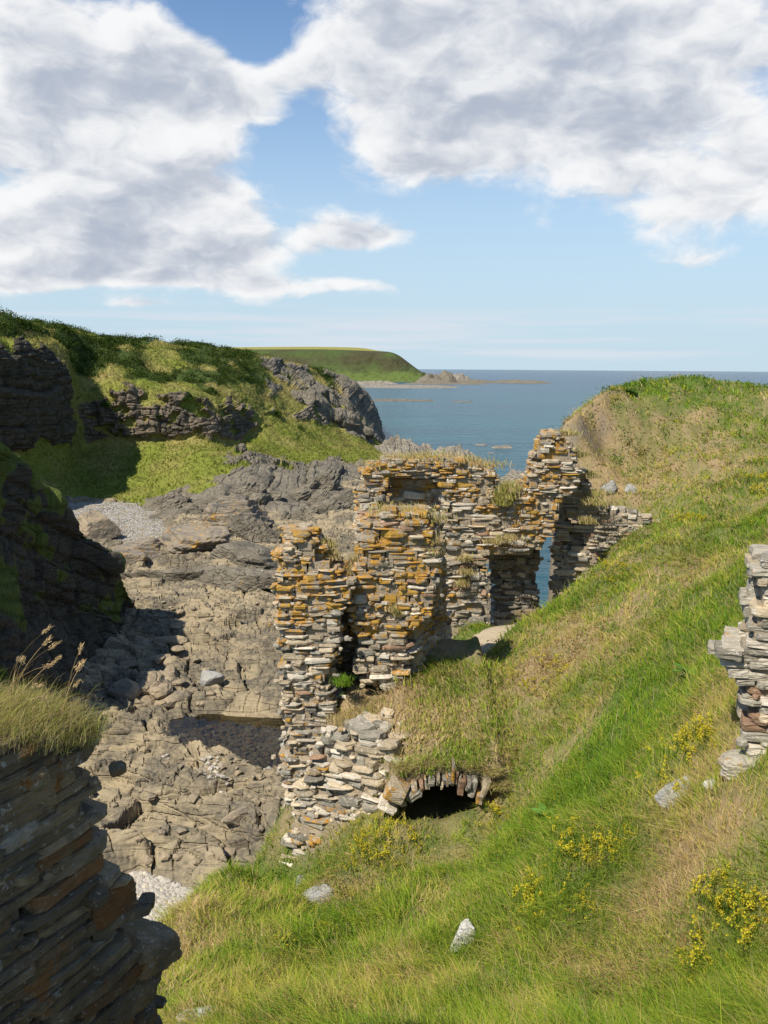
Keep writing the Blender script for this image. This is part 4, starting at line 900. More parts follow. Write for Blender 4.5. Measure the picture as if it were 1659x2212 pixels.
def pal(d, n):
    """d 0 lush ... 1 dry: a colour per blade, the neighbours of one tuft alike"""
    t = np.clip(d * 5.2 + rg.normal(0, .75, n), 0, 5.999); i = t.astype(int); f = (t - i)[:, None]
    c = PAL[np.minimum(i, 6)] * (1 - f) + PAL[np.minimum(i + 1, 6)] * f
    return c * rg.uniform(.78, 1.22, (n, 1))
NT, NB = 44000, 11
ly = np.exp(rg.uniform(np.log(4.6), np.log(34), NT)); lx = rg.uniform(-.62, .62, NT) * ly
xs, ys = lx, ly
keep = (xs > -8.5) & (xs < 19.5) & (gs_at(xs, ys) < np.where(ys > 23.5, 4.5, 2.1)) & (path_d(xs, ys) > .50) & ~((xs > VX0 - .02) & (xs < VX1 + .02) & (ys > VY0 - .12) & (ys < 18.0)) & (gz_at(xs, ys) > 4)
keep &= ~((xs > -2.3) & (xs < -.75) & (ys > 15.9) & (ys < 17.6)) & ~((xs > -.9) & (xs < 1.2) & (ys > 16.5) & (ys < 17.7)) & ~((xs > -.8) & (xs < 3.1) & (ys > 22.5) & (ys < 23.7))
xs, ys = xs[keep], ys[keep]
# more on the vault's roof
kx = rg.uniform(VX0 - .2, VX1 + .2, 900); ky = rg.uniform(VY0 + .04, 17.3, 900)
fx = np.clip(((kx - cxs[0]) / (cxs[1] - cxs[0])).astype(int), 0, n2_ - 1); fy = np.clip(np.searchsorted(cys, ky), 0, n1_ - 1)
TX = np.concatenate([xs, kx]); TY = np.concatenate([ys, ky]); TZ = np.concatenate([gz_at(xs, ys), topz[fy, fx]])
nt_ = len(TX); dry_t = np.clip(soilness(TX, TY) + rg.normal(0, .20, nt_), 0, 1)
wind = 2.6 + 3.4 * pn(TX / 1.6, TY / 1.6, 4) + rg.normal(0, .7, nt_)
rep = np.repeat(np.arange(nt_), NB); n = len(rep)
sp = .05 + .012 * TY[rep]
bx = TX[rep] + rg.normal(0, 1, n) * sp; by = TY[rep] + rg.normal(0, 1, n) * sp
isroof = rep >= len(xs)
bz = np.where(isroof, TZ[rep], gz_at(bx, by)) - .02
ok = (path_d(bx, by) > .44) & ~(~isroof & (bx > VX0 - .03) & (bx < VX1 + .03) & (by > VY0 - .1) & (by < 18))
rep, bx, by, bz = rep[ok], bx[ok], by[ok], bz[ok]; n = len(rep)
tl = rg.uniform(.08, .25, nt_) * (1.15 - .5 * dry_t) * (.75 + .5 * np.clip(.5 + 1.2 * pn(TX / .8, TY / .8, 7), 0, 1))
Lb = tl[rep] * rg.uniform(.6, 1.25, n); lean = np.abs(rg.normal(.75, .35, n)) * np.where(dry_t[rep] > .75, 1.3, 1.0)
Wb = np.maximum(.0065, .00115 * by) * rg.uniform(.7, 1.3, n) * np.where(rg.uniform(0, 1, nt_)[rep] < .25, 1.9, 1.0)
mouth = (bx > VX0 - .15) & (bx < VX1 + .1) & (by > VY0 - 1.0) & (by < VY0) & ~isroof[ok]; Lb = np.where(mouth, Lb * .65, Lb)
gcol = pal(dry_t[rep], n)
gm = blade_mesh('grass', np.stack([bx, by, bz], -1), Lb, Wb, lean, wind[rep] + rg.normal(0, .55, n), gcol, tipcol=gcol * np.array([1.25, 1.12, 1.05]))
tag(link('grass', gm), 'rough windswept grass, green with dry straw patches, on the slope', 'grass', kind='stuff')
# long limp blades lying over the turf in swathes
t2 = rg.permutation(len(xs))[:2600]; r2_ = np.repeat(t2, 10); n2b = len(r2_); x2 = TX[r2_] + rg.normal(0, .05, n2b); y2 = TY[r2_] + rg.normal(0, .05, n2b)
c2_ = pal(np.clip(dry_t[r2_] * .7 + .05, 0, 1), n2b) * np.array([1.12, 1.1, 1.0])
lm = blade_mesh('long_grass', np.stack([x2, y2, gz_at(x2, y2) - .02], -1), rg.uniform(.2, .42, n2b), np.maximum(.007, .0011 * y2) * rg.uniform(.7, 1.2, n2b), np.abs(rg.normal(1.1, .35, n2b)), wind[r2_] + rg.normal(0, .35, n2b), c2_, segs=3, tipcol=c2_ * np.array([1.3, 1.15, 1.0]), droop=.42)
tag(link('long_grass', lm), 'long limp grass blades lying in swathes over the slope', 'grass', kind='stuff')
# pale seeding stalks standing over the turf
m_ = rg.permutation(nt_)[:5200]; m_ = m_[TY[m_] < 33]
Ls = rg.uniform(.2, .42, len(m_))
sc_ = np.array([.50, .40, .22]) * rg.uniform(.7, 1.2, (len(m_), 1))
sm_ = blade_mesh('seeding_grass', np.stack([TX[m_], TY[m_], TZ[m_]], -1), Ls, np.maximum(.004, .0007 * TY[m_]), np.abs(rg.normal(.45, .25, len(m_))), wind[m_] + rg.normal(0, .5, len(m_)), sc_, segs=3)
tag(link('seeding_grass', sm_), 'thin pale seeding grass stalks over the slope', 'grass', kind='stuff')

def tuft(label, spots, n, L, dryv, w=1.0, cat='grass', name='grass_tuft', seeds=0, lean0=.7, wd=2.6):
    """a tuft rooted in a wall: blades and sometimes seed heads. spots: (u, v, Y, radius)"""
    c0 = at(*spots[0][:3]); root = thing(name, label, cat, c0)
    P = []
    for (u, v, Y, r) in spots:
        c = at(u, v, Y); k = n // len(spots); P.append(c + np.stack([rg.normal(0, r, k), rg.normal(0, r, k), rg.normal(0, r * .12, k)], -1))
    P = np.concatenate(P); k = len(P)
    Y = P[:, 1]; col = pal(np.clip(dryv + rg.normal(0, .15, k), 0, 1), k)
    tag(link('blades', blade_mesh('blades', P, L * rg.uniform(.5, 1.3, k), np.maximum(.003, .0011 * Y) * w, np.abs(rg.normal(lean0, .35, k)), wd + rg.normal(0, 1.0, k), col, segs=3, org=c0, tipcol=col * 1.15), root), kind='stuff')
    return root, P
for args in [
 ('dry grass tuft on the left top of the slate pier', [(690, 1180, 16.9, .16), (712, 1205, 16.8, .12)], 500, .26, .78),
 ('dry grass between the slate pier and the broad stump', [(757, 1236, 16.9, .14), (775, 1215, 17.0, .1)], 350, .22, .9),
 ('straw coloured grass crowning the broad lichened stump', [(850, 1108, 17.0, .3), (895, 1108, 17.0, .3), (930, 1125, 16.9, .2)], 850, .19, .80),
 ('dry grass hanging on the right shoulder of the broad stump', [(942, 1170, 16.7, .1), (938, 1195, 16.65, .1)], 380, .24, .85),
 ('small tuft on a ledge low on the broad stump', [(850, 1320, 16.5, .07), (862, 1330, 16.5, .06)], 220, .22, .75),
 ('dry grass along the top of the long castle ruin', [(815, 1005, 23.0, .3), (860, 992, 23.0, .35), (910, 988, 23.0, .4), (960, 990, 23.0, .4), (1010, 997, 23.0, .35), (1050, 1006, 23.0, .3)], 1500, .16, .80),
 ('bushy grass tuft in the notch of the long castle ruin', [(1092, 1075, 22.7, .18), (1100, 1060, 22.8, .18), (1085, 1090, 22.6, .12)], 900, .34, .66),
 ('dry grass on the face of the long castle ruin left of the doorway', [(1005, 1210, 22.55, .12), (1010, 1240, 22.5, .12), (1000, 1265, 22.5, .10)], 600, .22, .8),
 ('dry tuft above the doorway lintel', [(1100, 1165, 22.5, .2), (1070, 1172, 22.5, .15)], 420, .18, .85),
 ('grass clinging to the top of the jagged ruin', [(1290, 1088, 23.1, .25), (1270, 1130, 22.8, .12)], 600, .22, .8),
 ('dry turf hanging over the masonry under the mound', [(1225, 940, 23.2, .15), (1250, 985, 23.6, .2), (1270, 1030, 23.8, .2), (1290, 1070, 23.6, .2)], 1100, .22, .78),
 ('dry grass on the earth bank between the pier and the vault', [(740, 1560, 16.0, .15), (790, 1540, 16.2, .2), (770, 1590, 15.8, .15), (830, 1570, 15.9, .18), (720, 1600, 15.7, .1), (840, 1520, 16.5, .15)], 2200, .2, .85),
 ('dry grass hanging over the lip of the vault', [(870, 1660, 14.3, .1), (920, 1652, 14.35, .1), (970, 1650, 14.35, .1), (1020, 1652, 14.35, .1), (1060, 1668, 14.3, .1), (1078, 1700, 14.2, .08)], 2200, .2, .72, 1.0, 'grass', 'grass_tuft', 0, 1.1, -1.6),
 ('green herb growing in the dark slit', [(740, 1478, 16.1, .09)], 260, .2, .05),
]: tuft(*args)
# the long grass on the near wall, with seed heads
root, P = tuft('long dry and green grass drooping over the dark wall on the left', [(-60, 1565, 3.2, .10), (10, 1570, 3.25, .10), (70, 1578, 3.35, .09), (125, 1586, 3.45, .08), (165, 1598, 3.55, .05), (20, 1545, 3.4, .10), (-40, 1540, 3.35, .10), (90, 1562, 3.45, .08)], 12000, .11, .70, .62, lean0=.75, wd=-.3)
r0 = np.array(root.location)
rs_ = random.Random(9)
for k in range(15):
    b = P[rs_.randrange(len(P))]; L_ = rs_.uniform(.24, .46); a = rs_.uniform(-1.3, 1.0); ln = rs_.uniform(.25, .9)
    q = [b + np.array([math.cos(a) * L_ * ln * t * t, math.sin(a) * L_ * ln * t * t, L_ * (t - .3 * ln * t * t)]) for t in np.linspace(0, 1, 6)]
    bm = bmesh.new(); rows = []
    for j, c in enumerate(q):
        wdt = .0016; rows.append([bm.verts.new(c - r0 + np.array([wdt * math.cos(x), wdt * math.sin(x), 0])) for x in (0, 2.1, 4.2)])
    for a1, b1_ in zip(rows[:-1], rows[1:]):
        for j in range(3): bm.faces.new((a1[j], a1[(j + 1) % 3], b1_[(j + 1) % 3], b1_[j]))
    d = (q[5] - q[4]) / np.linalg.norm(q[5] - q[4])
    for j in range(34):                                     # the spikelets
        t = rs_.uniform(0, .085); c = q[5] - d * t * .6 - r0 + np.array([rs_.gauss(0, .005) for _ in range(3)])
        e = d * rs_.uniform(.010, .02) + np.array([rs_.gauss(0, .004) for _ in range(3)]); s_ = np.cross(e, (rs_.random(), rs_.random(), rs_.random())); s_ = s_ / np.linalg.norm(s_) * .003
        bm.faces.new([bm.verts.new(c - s_), bm.verts.new(c + e), bm.verts.new(c + s_)])
    me = bpy.data.meshes.new('seed_head'); bm.to_mesh(me); bm.free()
    a_ = me.attributes.new('tint', 'FLOAT_COLOR', 'POINT'); cv = rs_.uniform(.8, 1.15)
    a_.data.foreach_set('color', np.tile(np.array([.52 * cv, .38 * cv, .20 * cv, 1], np.float32), len(me.vertices))); me.materials.append(M_GRASS)
    link('seed_head', me, root)

# yellow bedstraw
def bedstraw_meshes(seed, n=16, wdt=.20, h=.21):
    r = np.random.RandomState(seed); bx_ = r.normal(0, wdt, n); by_ = r.normal(0, wdt, n); a = r.uniform(0, 6.28, n); ln = r.uniform(.1, .6, n); L_ = h * r.uniform(.6, 1.2, n)
    P_ = np.stack([bx_, by_, 0 * bx_ - .02], -1)
    k = 5; PP_ = np.repeat(P_, k, 0) + r.normal(0, .03, (n * k, 3)) * np.array([1, 1, 0])
    stems = blade_mesh('stems', PP_, np.repeat(L_, k) * r.uniform(.5, 1, n * k), np.full(n * k, .012), np.repeat(ln, k), np.repeat(a, k) + r.normal(0, .4, n * k), np.array([.10, .15, .025]) * r.uniform(.7, 1.3, (n * k, 1)), M_LEAF)
    m = 34; t = r.uniform(.5, 1.05, (n, m)); c = P_[:, None] + np.stack([np.cos(a)[:, None] * L_[:, None] * ln[:, None] * t * t, np.sin(a)[:, None] * L_[:, None] * ln[:, None] * t * t, L_[:, None] * (t - .3 * ln[:, None] * t * t)], -1)
    c = (c + r.normal(0, 1, c.shape) * (.022 * (1.25 - t))[..., None] * 1.6).reshape(-1, 3); N_ = len(c)
    s1 = r.normal(size=(N_, 3)); s1 /= np.linalg.norm(s1, axis=1)[:, None]; s2 = np.cross(s1, r.normal(size=(N_, 3))); s2 /= np.linalg.norm(s2, axis=1)[:, None]; g = r.uniform(.0045, .0095, (N_, 1))
    V = np.stack([c - s1 * g - s2 * g, c + s1 * g - s2 * g, c + s1 * g + s2 * g, c - s1 * g + s2 * g], 1).reshape(-1, 3)
    colr = np.repeat(np.array([.52, .44, .035]) * r.uniform(.7, 1.15, (N_, 1)) + np.array([0, .05, 0]) * r.uniform(-1, 1, (N_, 1)), 4, 0)
    bl = mesh_np('blossom', V, np.arange(4 * N_).reshape(-1, 4), M_LEAF, False, colr)
    return stems, bl
BED = [bedstraw_meshes(50 + i, 13 + 3 * i, .14 + .03 * i) for i in range(4)]
def slope_hit(u, v):
    d = ray(u, v)
    for t in np.arange(3, 45, .05):
        P_ = EYE + d * t / np.linalg.norm(d)
        if P_[2] < gz_at(np.array([P_[0]]), np.array([P_[1]]))[0]: return P_
    return None
rb = random.Random(31)
BEDS = [
 ('dense yellow bedstraw below the dried mound, right of the jagged ruin', [(1480, 1135), (1510, 1120), (1530, 1128), (1495, 1115)], 1.3),
 ('yellow bedstraw at the foot of the jagged ruin', [(1320, 1225), (1345, 1240), (1360, 1225), (1335, 1250)], 1.3),
 ('yellow bedstraw at the right edge beside the mound path', [(1640, 1040), (1652, 1070), (1648, 1000)], 1.5),
 ('yellow flowers near the crest of the mound', [(1300, 835), (1330, 845), (1345, 838), (1290, 850), (1320, 860)], 1.2),
 ('yellow bedstraw at the right lip of the vault mouth', [(1078, 1745), (1085, 1760), (1068, 1768)], 1.0),
 ('large yellow bedstraw patch below the rubble, left of the vault', [(830, 1770), (850, 1800), (800, 1800), (860, 1830), (820, 1840), (780, 1855), (790, 1820), (760, 1880), (840, 1870), (880, 1810)], 1.0),
 ('tall yellow bedstraw in the lower right corner of the slope', [(1580, 1905), (1600, 1940), (1570, 1960), (1610, 1970), (1590, 2000), (1625, 1990), (1555, 1930), (1640, 1950)], 1.0),
 ('yellow bedstraw on the open slope right of the vault', [(1310, 1830), (1335, 1815), (1350, 1840), (1290, 1850), (1240, 1840), (1215, 1860), (1250, 1825), (1370, 1800)], .9),
 ('yellow bedstraw low on the slope above the white rock', [(1160, 1940), (1175, 1970), (1165, 1995), (1270, 1945), (1285, 1960), (1150, 1920)], .9),
 ('yellow flowers in the grass above the vault', [(950, 1475), (970, 1490), (925, 1480), (945, 1500)], 1.1),
 ('yellow flowers on the dried bank right of the path', [(1120, 1460), (1140, 1475), (1160, 1470), (1210, 1450), (1225, 1470), (1095, 1440)], 1.1),
 ('yellow bedstraw beside the right hand masonry', [(1500, 1590), (1530, 1580), (1510, 1610), (1480, 1620), (1540, 1600), (1460, 1690), (1440, 1710)], .9),
 ('scattered yellow flowers at the foot of the slope', [(600, 2050), (700, 2010), (560, 2130), (1530, 2060), (1500, 2090), (1540, 2110)], .9),
]
def joined(name, meshes, mats, org, mat):
    VV, FF, CC, n = [], [], [], 0
    for me, mt in zip(meshes, mats):
        k = len(me.vertices); v = np.empty(k * 3, np.float32); me.vertices.foreach_get('co', v); v = v.reshape(-1, 3)
        lp = np.empty(len(me.loops), np.int32); me.loops.foreach_get('vertex_index', lp); c = np.empty(k * 4, np.float32); me.attributes['tint'].data.foreach_get('color', c)
        VV.append(v @ mt[0].T + mt[1] - org); FF.append(lp.reshape(len(me.polygons), -1) + n); CC.append(c.reshape(-1, 4)[:, :3]); n += k
    return mesh_np(name, np.concatenate(VV), np.concatenate(FF), mat, False, np.concatenate(CC))
for label, spots, k in BEDS:
    hits = [q for q in (slope_hit(u + rb.uniform(-6, 6), v + rb.uniform(-6, 6)) for (u, v) in spots for _ in range(1)) if q is not None]
    org = hits[0]; o = thing('bedstraw', label, 'flowers', org); sel, mt = [], []
    for q in hits:
        a = rb.uniform(0, 6.28); s_ = k * rb.uniform(.55, 1.15); sel.append(BED[rb.randrange(4)]); mt.append((rot3(0, 0, a) * s_, q - np.array([0, 0, .02])))
    for nm, j in (('stems', 0), ('blossom', 1)): tag(link(nm, joined(nm, [x[j] for x in sel], mt, org, M_LEAF), o), kind='stuff')
# single yellow flower spikes and low leafy weeds strewn through the grass
def strew(n, r0_=.62):
    y = np.exp(rg.uniform(np.log(5), np.log(32), n)); x = rg.uniform(-r0_, r0_, n) * y
    k = (gs_at(x, y) < 1.8) & (path_d(x, y) > .5) & ~((x > VX0 - .1) & (x < VX1 + .1) & (y > VY0 - .2) & (y < 18)) & (gz_at(x, y) > 6); x, y = x[k], y[k]
    return x, y
x, y = strew(7000); k = (pn(x / 1.3 + 11, y / 1.3, 6) + .5 * pn(x / 4, y / 4, 1)) > .03; x, y = x[k], y[k]
V, F, Cc = [], [], []
P_ = np.repeat(np.stack([x, y, gz_at(x, y)], -1), 9, 0); N_ = len(P_); P_ = P_ + np.stack([rg.normal(0, .03, N_), rg.normal(0, .03, N_), rg.uniform(.06, .22, N_)], -1)
s1 = rg.normal(size=(N_, 3)); s1 /= np.linalg.norm(s1, axis=1)[:, None]; s2 = np.cross(s1, rg.normal(size=(N_, 3))); s2 /= np.linalg.norm(s2, axis=1)[:, None]; g = np.maximum(.006, .00085 * P_[:, 1:2]) * rg.uniform(.6, 1.2, (N_, 1))
V = np.stack([P_ - s1 * g, P_ + s2 * g, P_ + s1 * g], 1).reshape(-1, 3); Cc = np.repeat(np.array([.56, .46, .03]) * rg.uniform(.6, 1.1, (N_, 1)), 3, 0)
tag(link('flower_spikes', mesh_np('flower_spikes', V, np.arange(3 * N_).reshape(-1, 3), M_LEAF, False, Cc)), 'tiny yellow flower spikes strewn through the grass', 'flowers', kind='stuff')
x, y = strew(9000); k = (pn(x / 1.1 + 31, y / 1.1, 16) + .4 * pn(x / 3, y / 3, 11)) > .04; x, y = x[k], y[k]
n = len(x); m = 26; c = np.repeat(np.stack([x, y, gz_at(x, y)], -1), m, 0); N_ = len(c); sp_ = (.07 + .004 * c[:, 1])
c = c + np.stack([rg.normal(0, 1, N_) * sp_, rg.normal(0, 1, N_) * sp_, rg.uniform(.02, .17, N_)], -1)
s1 = rg.normal(size=(N_, 3)) * np.array([1, 1, .35]); s1 /= np.linalg.norm(s1, axis=1)[:, None]; s2 = np.cross(s1, rg.normal(size=(N_, 3)) * np.array([.4, .4, 1])); s2 /= np.linalg.norm(s2, axis=1)[:, None]; g = np.maximum(.011, .0013 * c[:, 1:2]) * rg.uniform(.6, 1.3, (N_, 1))
V = np.stack([c - s1 * g, c + s2 * g * .55, c + s1 * g, c - s2 * g * .55], 1).reshape(-1, 3); Cc = np.repeat(np.repeat(np.array([.085, .155, .026]) * rg.uniform(.6, 1.5, (n, 1)), m, 0) * rg.uniform(.8, 1.25, (N_, 1)), 4, 0)
tag(link('low_weeds', mesh_np('low_weeds', V, np.arange(4 * N_).reshape(-1, 4), M_LEAF, False, Cc)), 'low dark green leafy weeds among the grass', 'weeds', kind='stuff')
# broad-leaved docks
def leaf_mesh(seed):
    r = random.Random(seed); n = 6; V, F = [], []
    for i in range(n + 1):
        t = i / n; w = .22 * math.sin(math.pi * min(1, t * .93 + .05)) ** .8; z = .55 * t - .42 * t * t
        for s_ in (-1, 0, 1): V.append((t, s_ * w + r.uniform(-.01, .01), z + .05 * abs(s_) + r.uniform(-.012, .012)))
    for i in range(n):
        for j in range(2): a = i * 3 + j; F.append((a, a + 1, a + 4, a + 3))
    return mesh_np('leaf', V, F, M_LEAF, True, np.tile(np.array([.13, .25, .045]) * r.uniform(.8, 1.2), (len(V), 1)))
LEAVES = [leaf_mesh(i) for i in range(4)]
for (u, v, k, label) in [(925, 1600, .34, 'leafy green dock plant growing above the vault'), (1490, 1465, .30, 'broad leaved dock in the grass left of the masonry stump'), (1360, 852, .36, 'pale green thistle-like plant on the crest of the mound'), (1180, 1765, .28, 'broad leaved plant in the grass right of the vault mouth')]:
    q = slope_hit(u, v)
    if q is None: continue
    o = thing('dock_plant', label, 'plant', q)
    for j in range(11):
        l = link('leaf', LEAVES[j % 4], o); s_ = k * rb.uniform(.7, 1.2); l.scale = (s_, s_, s_); l.rotation_euler = (rb.uniform(-.2, .2), rb.uniform(-.5, .1), j * 2.4 + rb.uniform(-.3, .3)); l.location = (0, 0, .02 * j * k)

# ------------------------------------------------------------------ cover of the far hill
hv = HP.reshape(-1, 3); wgt = (gorse * (1 - rock) * (rr < 6.6)).reshape(-1)
dens_ = np.linalg.norm(np.cross(np.gradient(HP, axis=0), np.gradient(HP, axis=1)), axis=2).reshape(-1)
pr = wgt * dens_ * (hv[:, 0] > -80); pr /= pr.sum()
NBUSH, NQ = 2300, 64
ci = rg.choice(len(hv), NBUSH, p=pr); cb_ = hv[ci]; br = rg.uniform(.6, 1.7, NBUSH)
def leaf_cloud(C, Rr, nq, size, c0, c1, flat=.7):
    n = len(C); d = rg.normal(size=(n, nq, 3)); d /= np.linalg.norm(d, axis=2, keepdims=True); d[..., 2] = np.abs(d[..., 2]) * flat + .05
    lump = 1 + .35 * rg.uniform(-1, 1, (n, nq, 1)); c = C[:, None] + d * Rr[:, None, None] * lump * rg.uniform(.75, 1.0, (n, nq, 1))
    c = c.reshape(-1, 3); N_ = len(c); s1 = rg.normal(size=(N_, 3)); s1 /= np.linalg.norm(s1, axis=1)[:, None]; s2 = np.cross(s1, rg.normal(size=(N_, 3))); s2 /= np.linalg.norm(s2, axis=1)[:, None]
    g = rg.uniform(.6, 1.3, (N_, 1)) * size
    V = np.stack([c - s1 * g, c + s2 * g * .7, c + s1 * g], 1).reshape(-1, 3); t = np.repeat(np.clip(np.repeat(rg.uniform(0, 1, (n, 1)), nq, 0) * .7 + rg.uniform(0, .3, (N_, 1)), 0, 1), 3, 0)
    return V, np.arange(3 * N_).reshape(-1, 3), np.asarray(c0) * (1 - t) + np.asarray(c1) * t
V, F, Cc = leaf_cloud(cb_, br, NQ, .20, (.022, .042, .010), (.075, .105, .022))
tag(link('gorse_scrub', mesh_np('gorse_scrub', V, F, M_LEAF, False, Cc)), 'dark green gorse scrub covering the upper hillside', 'gorse', kind='stuff')
# single gorse bushes standing clear of the mass
GB = []
for i in range(4):
    V, F, Cc = leaf_cloud(np.array([[0, 0, 0.0], [.5, .2, -.1], [-.5, 0, -.1], [.1, .3, .35]]), np.array([.75, .6, .6, .5]), 110, .16, (.03, .055, .012), (.075, .115, .022))
    bmx = mesh_np('crown', V, F, M_LEAF, False, Cc)
    Vt, Ft = [], []
    for j in range(5):
        a = j * 1.3 + i; b0 = len(Vt); e = np.array([math.cos(a) * .45, math.sin(a) * .45, .5])
        for t, w in ((0, .05), (1, .02)):
            for x in (0, 2.1, 4.2): Vt.append(e * t + np.array([w * math.cos(x), w * math.sin(x), -.25 * (1 - t)]))
        Ft += [(b0 + k, b0 + (k + 1) % 3, b0 + 3 + (k + 1) % 3, b0 + 3 + k) for k in range(3)]
    GB.append((bmx, mesh_np('branches', Vt, Ft, M_CLIFFROCK)))
hu, hv_, _hz = proj(hv)
for (u, v, k, label) in [(404, 865, 1.5, 'round gorse bush on the bare slope above the middle of the dark cliff'), (455, 850, 1.2, 'gorse bush right of the round one above the dark cliff'), (345, 905, 1.0, 'small gorse bush hanging at the top edge of the dark cliff'), (230, 880, 1.1, 'gorse bush at the left end of the dark bedded cliff'), (600, 900, 1.2, 'gorse bush at the right end of the bedded cliff'), (650, 930, 1.0, 'low bush on the grass below the grey bluff'), (60, 712, 1.6, 'gorse bush on the skyline at the far left'), (140, 716, 1.4, 'gorse bushes breaking the left skyline above the shaded gully'), (240, 742, 1.5, 'gorse bush on the skyline above the cliff'), (540, 770, 1.3, 'gorse bush at the right end of the hill crest')]:
    k2 = np.argmin((hu - u)**2 + (hv_ - v)**2 + 1e4 * (rr.reshape(-1) > 6.3)); o = thing('gorse_bush', label, 'bush', hv[k2] + np.array([0, 0, .2])); o.scale = (k, k, k); o.rotation_euler = (0, 0, rb.uniform(0, 6))
    c_m, b_m = GB[rb.randrange(4)]; link('crown', c_m, o); link('branches', b_m, o)
# tussocky grass of the hill
wg = ((1 - rock) * (1 - gorse * .8) * (rr < 6.8)).reshape(-1) * dens_ * (hv[:, 0] > -75); wg /= wg.sum()
gi = rg.choice(len(hv), 60000, p=wg); base_c = ht.reshape(-1, 3)[gi]
hg = blade_mesh('hill_grass', hv[gi] + rg.normal(0, .15, (len(gi), 3)) * np.array([1, 1, 0]), rg.uniform(.25, .6, len(gi)), rg.uniform(.14, .26, len(gi)), np.abs(rg.normal(.7, .3, len(gi))), rg.uniform(0, 6.28, len(gi)), base_c * rg.uniform(.8, 1.45, (len(gi), 1)), segs=1)
tag(link('hill_grass', hg), 'tussocky green grass over the hillside', 'grass', kind='stuff')

# ------------------------------------------------------------------ boulders, crags, pebbles
def ico(sub):
    bm = bmesh.new(); bmesh.ops.create_icosphere(bm, subdivisions=sub, radius=1.0)
    V = np.array([v.co[:] for v in bm.verts]); F = np.array([[v.index for v in f.verts] for f in bm.faces]); bm.free(); return V, F
ICO = {k: ico(k) for k in (1, 2, 3, 4, 5)}
def boulder_arrays(seed, sub=3, planes=14, rough=.05, strata=0.0, bdir=(0, 0, 1)):
    """a many-faced broken rock: the ball cut back by random planes, then roughened"""
    r = np.random.RandomState(seed); D, F = ICO[sub]
    n = r.normal(size=(planes, 3)); n /= np.linalg.norm(n, axis=1)[:, None]; h = r.uniform(.55, .95, planes)
    dd = D @ n.T; rad = np.min(np.where(dd > .05, h / np.maximum(dd, .05), 9), axis=1); rad = np.minimum(rad, 1.15)
    V = D * rad[:, None]
    o = seed * 3.1
    V = V * (1 + rough * fbm(V[:, 0] * 2 + o, V[:, 1] * 2, V[:, 2] * 2, 4))[:, None]
    if strata: V = V * (1 + strata * (saw((V @ np.array(bdir)) * 4.5 + .4 * pn(V[:, 0] * 2 + o, V[:, 1] * 2, V[:, 2] * 2), .7) - .5))[:, None]
    return V, F
def boulder(name, label, cat, P, size, mat, seed, rz=0.0, sub=3, strata=0.0, bdir=(0, 0, 1), tilt=(0, 0), group=None, planes=14):
    V, F = boulder_arrays(seed, sub, planes, .06, strata, bdir)
    V = (V * np.array(size)) @ rot3(tilt[0], tilt[1], rz).T
    return tag(link(name, mesh_np(name, V, F, mat, False), loc=tuple(float(c) for c in P)), label, cat, group)
def on_shore(u, v, dz=0.0):
    P = on_z(u, v, 1.3)
    for _ in range(4): P = on_z(u, v, float(zshore(np.array([P[0]]), np.array([P[1]]))[0]))
    return P + np.array([0, 0, dz])
boulder('boulder', 'large pyramid shaped brown boulder on the grey shingle beach', 'boulder', on_shore(215, 1165, .9), (2.6, 1.9, 2.2), M_BROWNROCK, 4, .4, 4)
boulder('crag', 'lichened crag leaning left in the middle of the bay', 'rock', on_shore(505, 1150, .8), (4.6, 2.6, 3.0), M_LICHROCK, 12, .25, 5, .10, (.5, .1, .85), (0, R(-24)))
boulder('crag', 'brown bedded crag right of the shingle beach', 'rock', on_shore(425, 1185, .4), (4.6, 3.0, 2.6), M_LICHROCK, 15, .1, 5, .12, (.55, 0, .83), (0, R(-14)))
boulder('crag', 'dark split slab leaning right below the crag', 'rock', on_shore(560, 1170, .3), (3.4, 2.2, 2.3), M_DARKROCK, 18, -.2, 5, .12, (.6, 0, .8), (0, R(25)))
boulder('crag', 'smooth grey whaleback rock below the dark slab', 'rock', on_shore(545, 1205, -.3), (5.0, 3.2, 1.7), M_DARKROCK, 23, .1, 4, .05, (.3, 0, .95), (0, R(8)))
boulder('rock_ledge', 'olive brown rock ledge in front of the pyramid boulder', 'rock', on_shore(300, 1195, .2), (3.2, 2.2, 1.6), M_LICHROCK, 27, .3, 4, .06, (.2, 0, 1))
boulder('rock_ledge', 'blocky olive rock at the left end of the ledges', 'rock', on_shore(255, 1215, .2), (2.4, 1.8, 1.5), M_LICHROCK, 33, .1, 4, .06)
boulder('rock_ledge', 'dark upright ledge face across the shore below the ledges', 'rock', on_shore(370, 1250, -.1), (5.6, 1.5, 1.5), M_DARKROCK, 36, .05, 5, .14, (1, .1, .25))
boulder('rock_ledge', 'low dark ledge right of the upright ledge face', 'rock', on_shore(520, 1235, -.5), (4.6, 1.7, 1.3), M_DARKROCK, 39, -.1, 5, .12, (1, .1, .3))
boulder('boulder', 'pale rounded boulder lying in the wet channel', 'boulder', on_shore(520, 1772, .15), (.85, .5, .42), M_BROWNROCK, 41, .2, 3, .03)
boulder('boulder', 'grey rounded boulder between shadow and sun on the shore', 'boulder', on_shore(455, 1468, .15), (.75, .6, .5), M_GREYROCK, 43, .3, 3)
boulder('boulder', 'flat tan boulder at the shadow edge', 'boulder', on_shore(385, 1388, .1), (1.0, .7, .4), M_BROWNROCK, 44, .1, 3)
boulder('boulder', 'small pale block at the edge of the tide pool', 'boulder', on_shore(700, 1592, .1), (.55, .4, .3), M_PEBBLE, 45, .1, 2)
rq = random.Random(77)
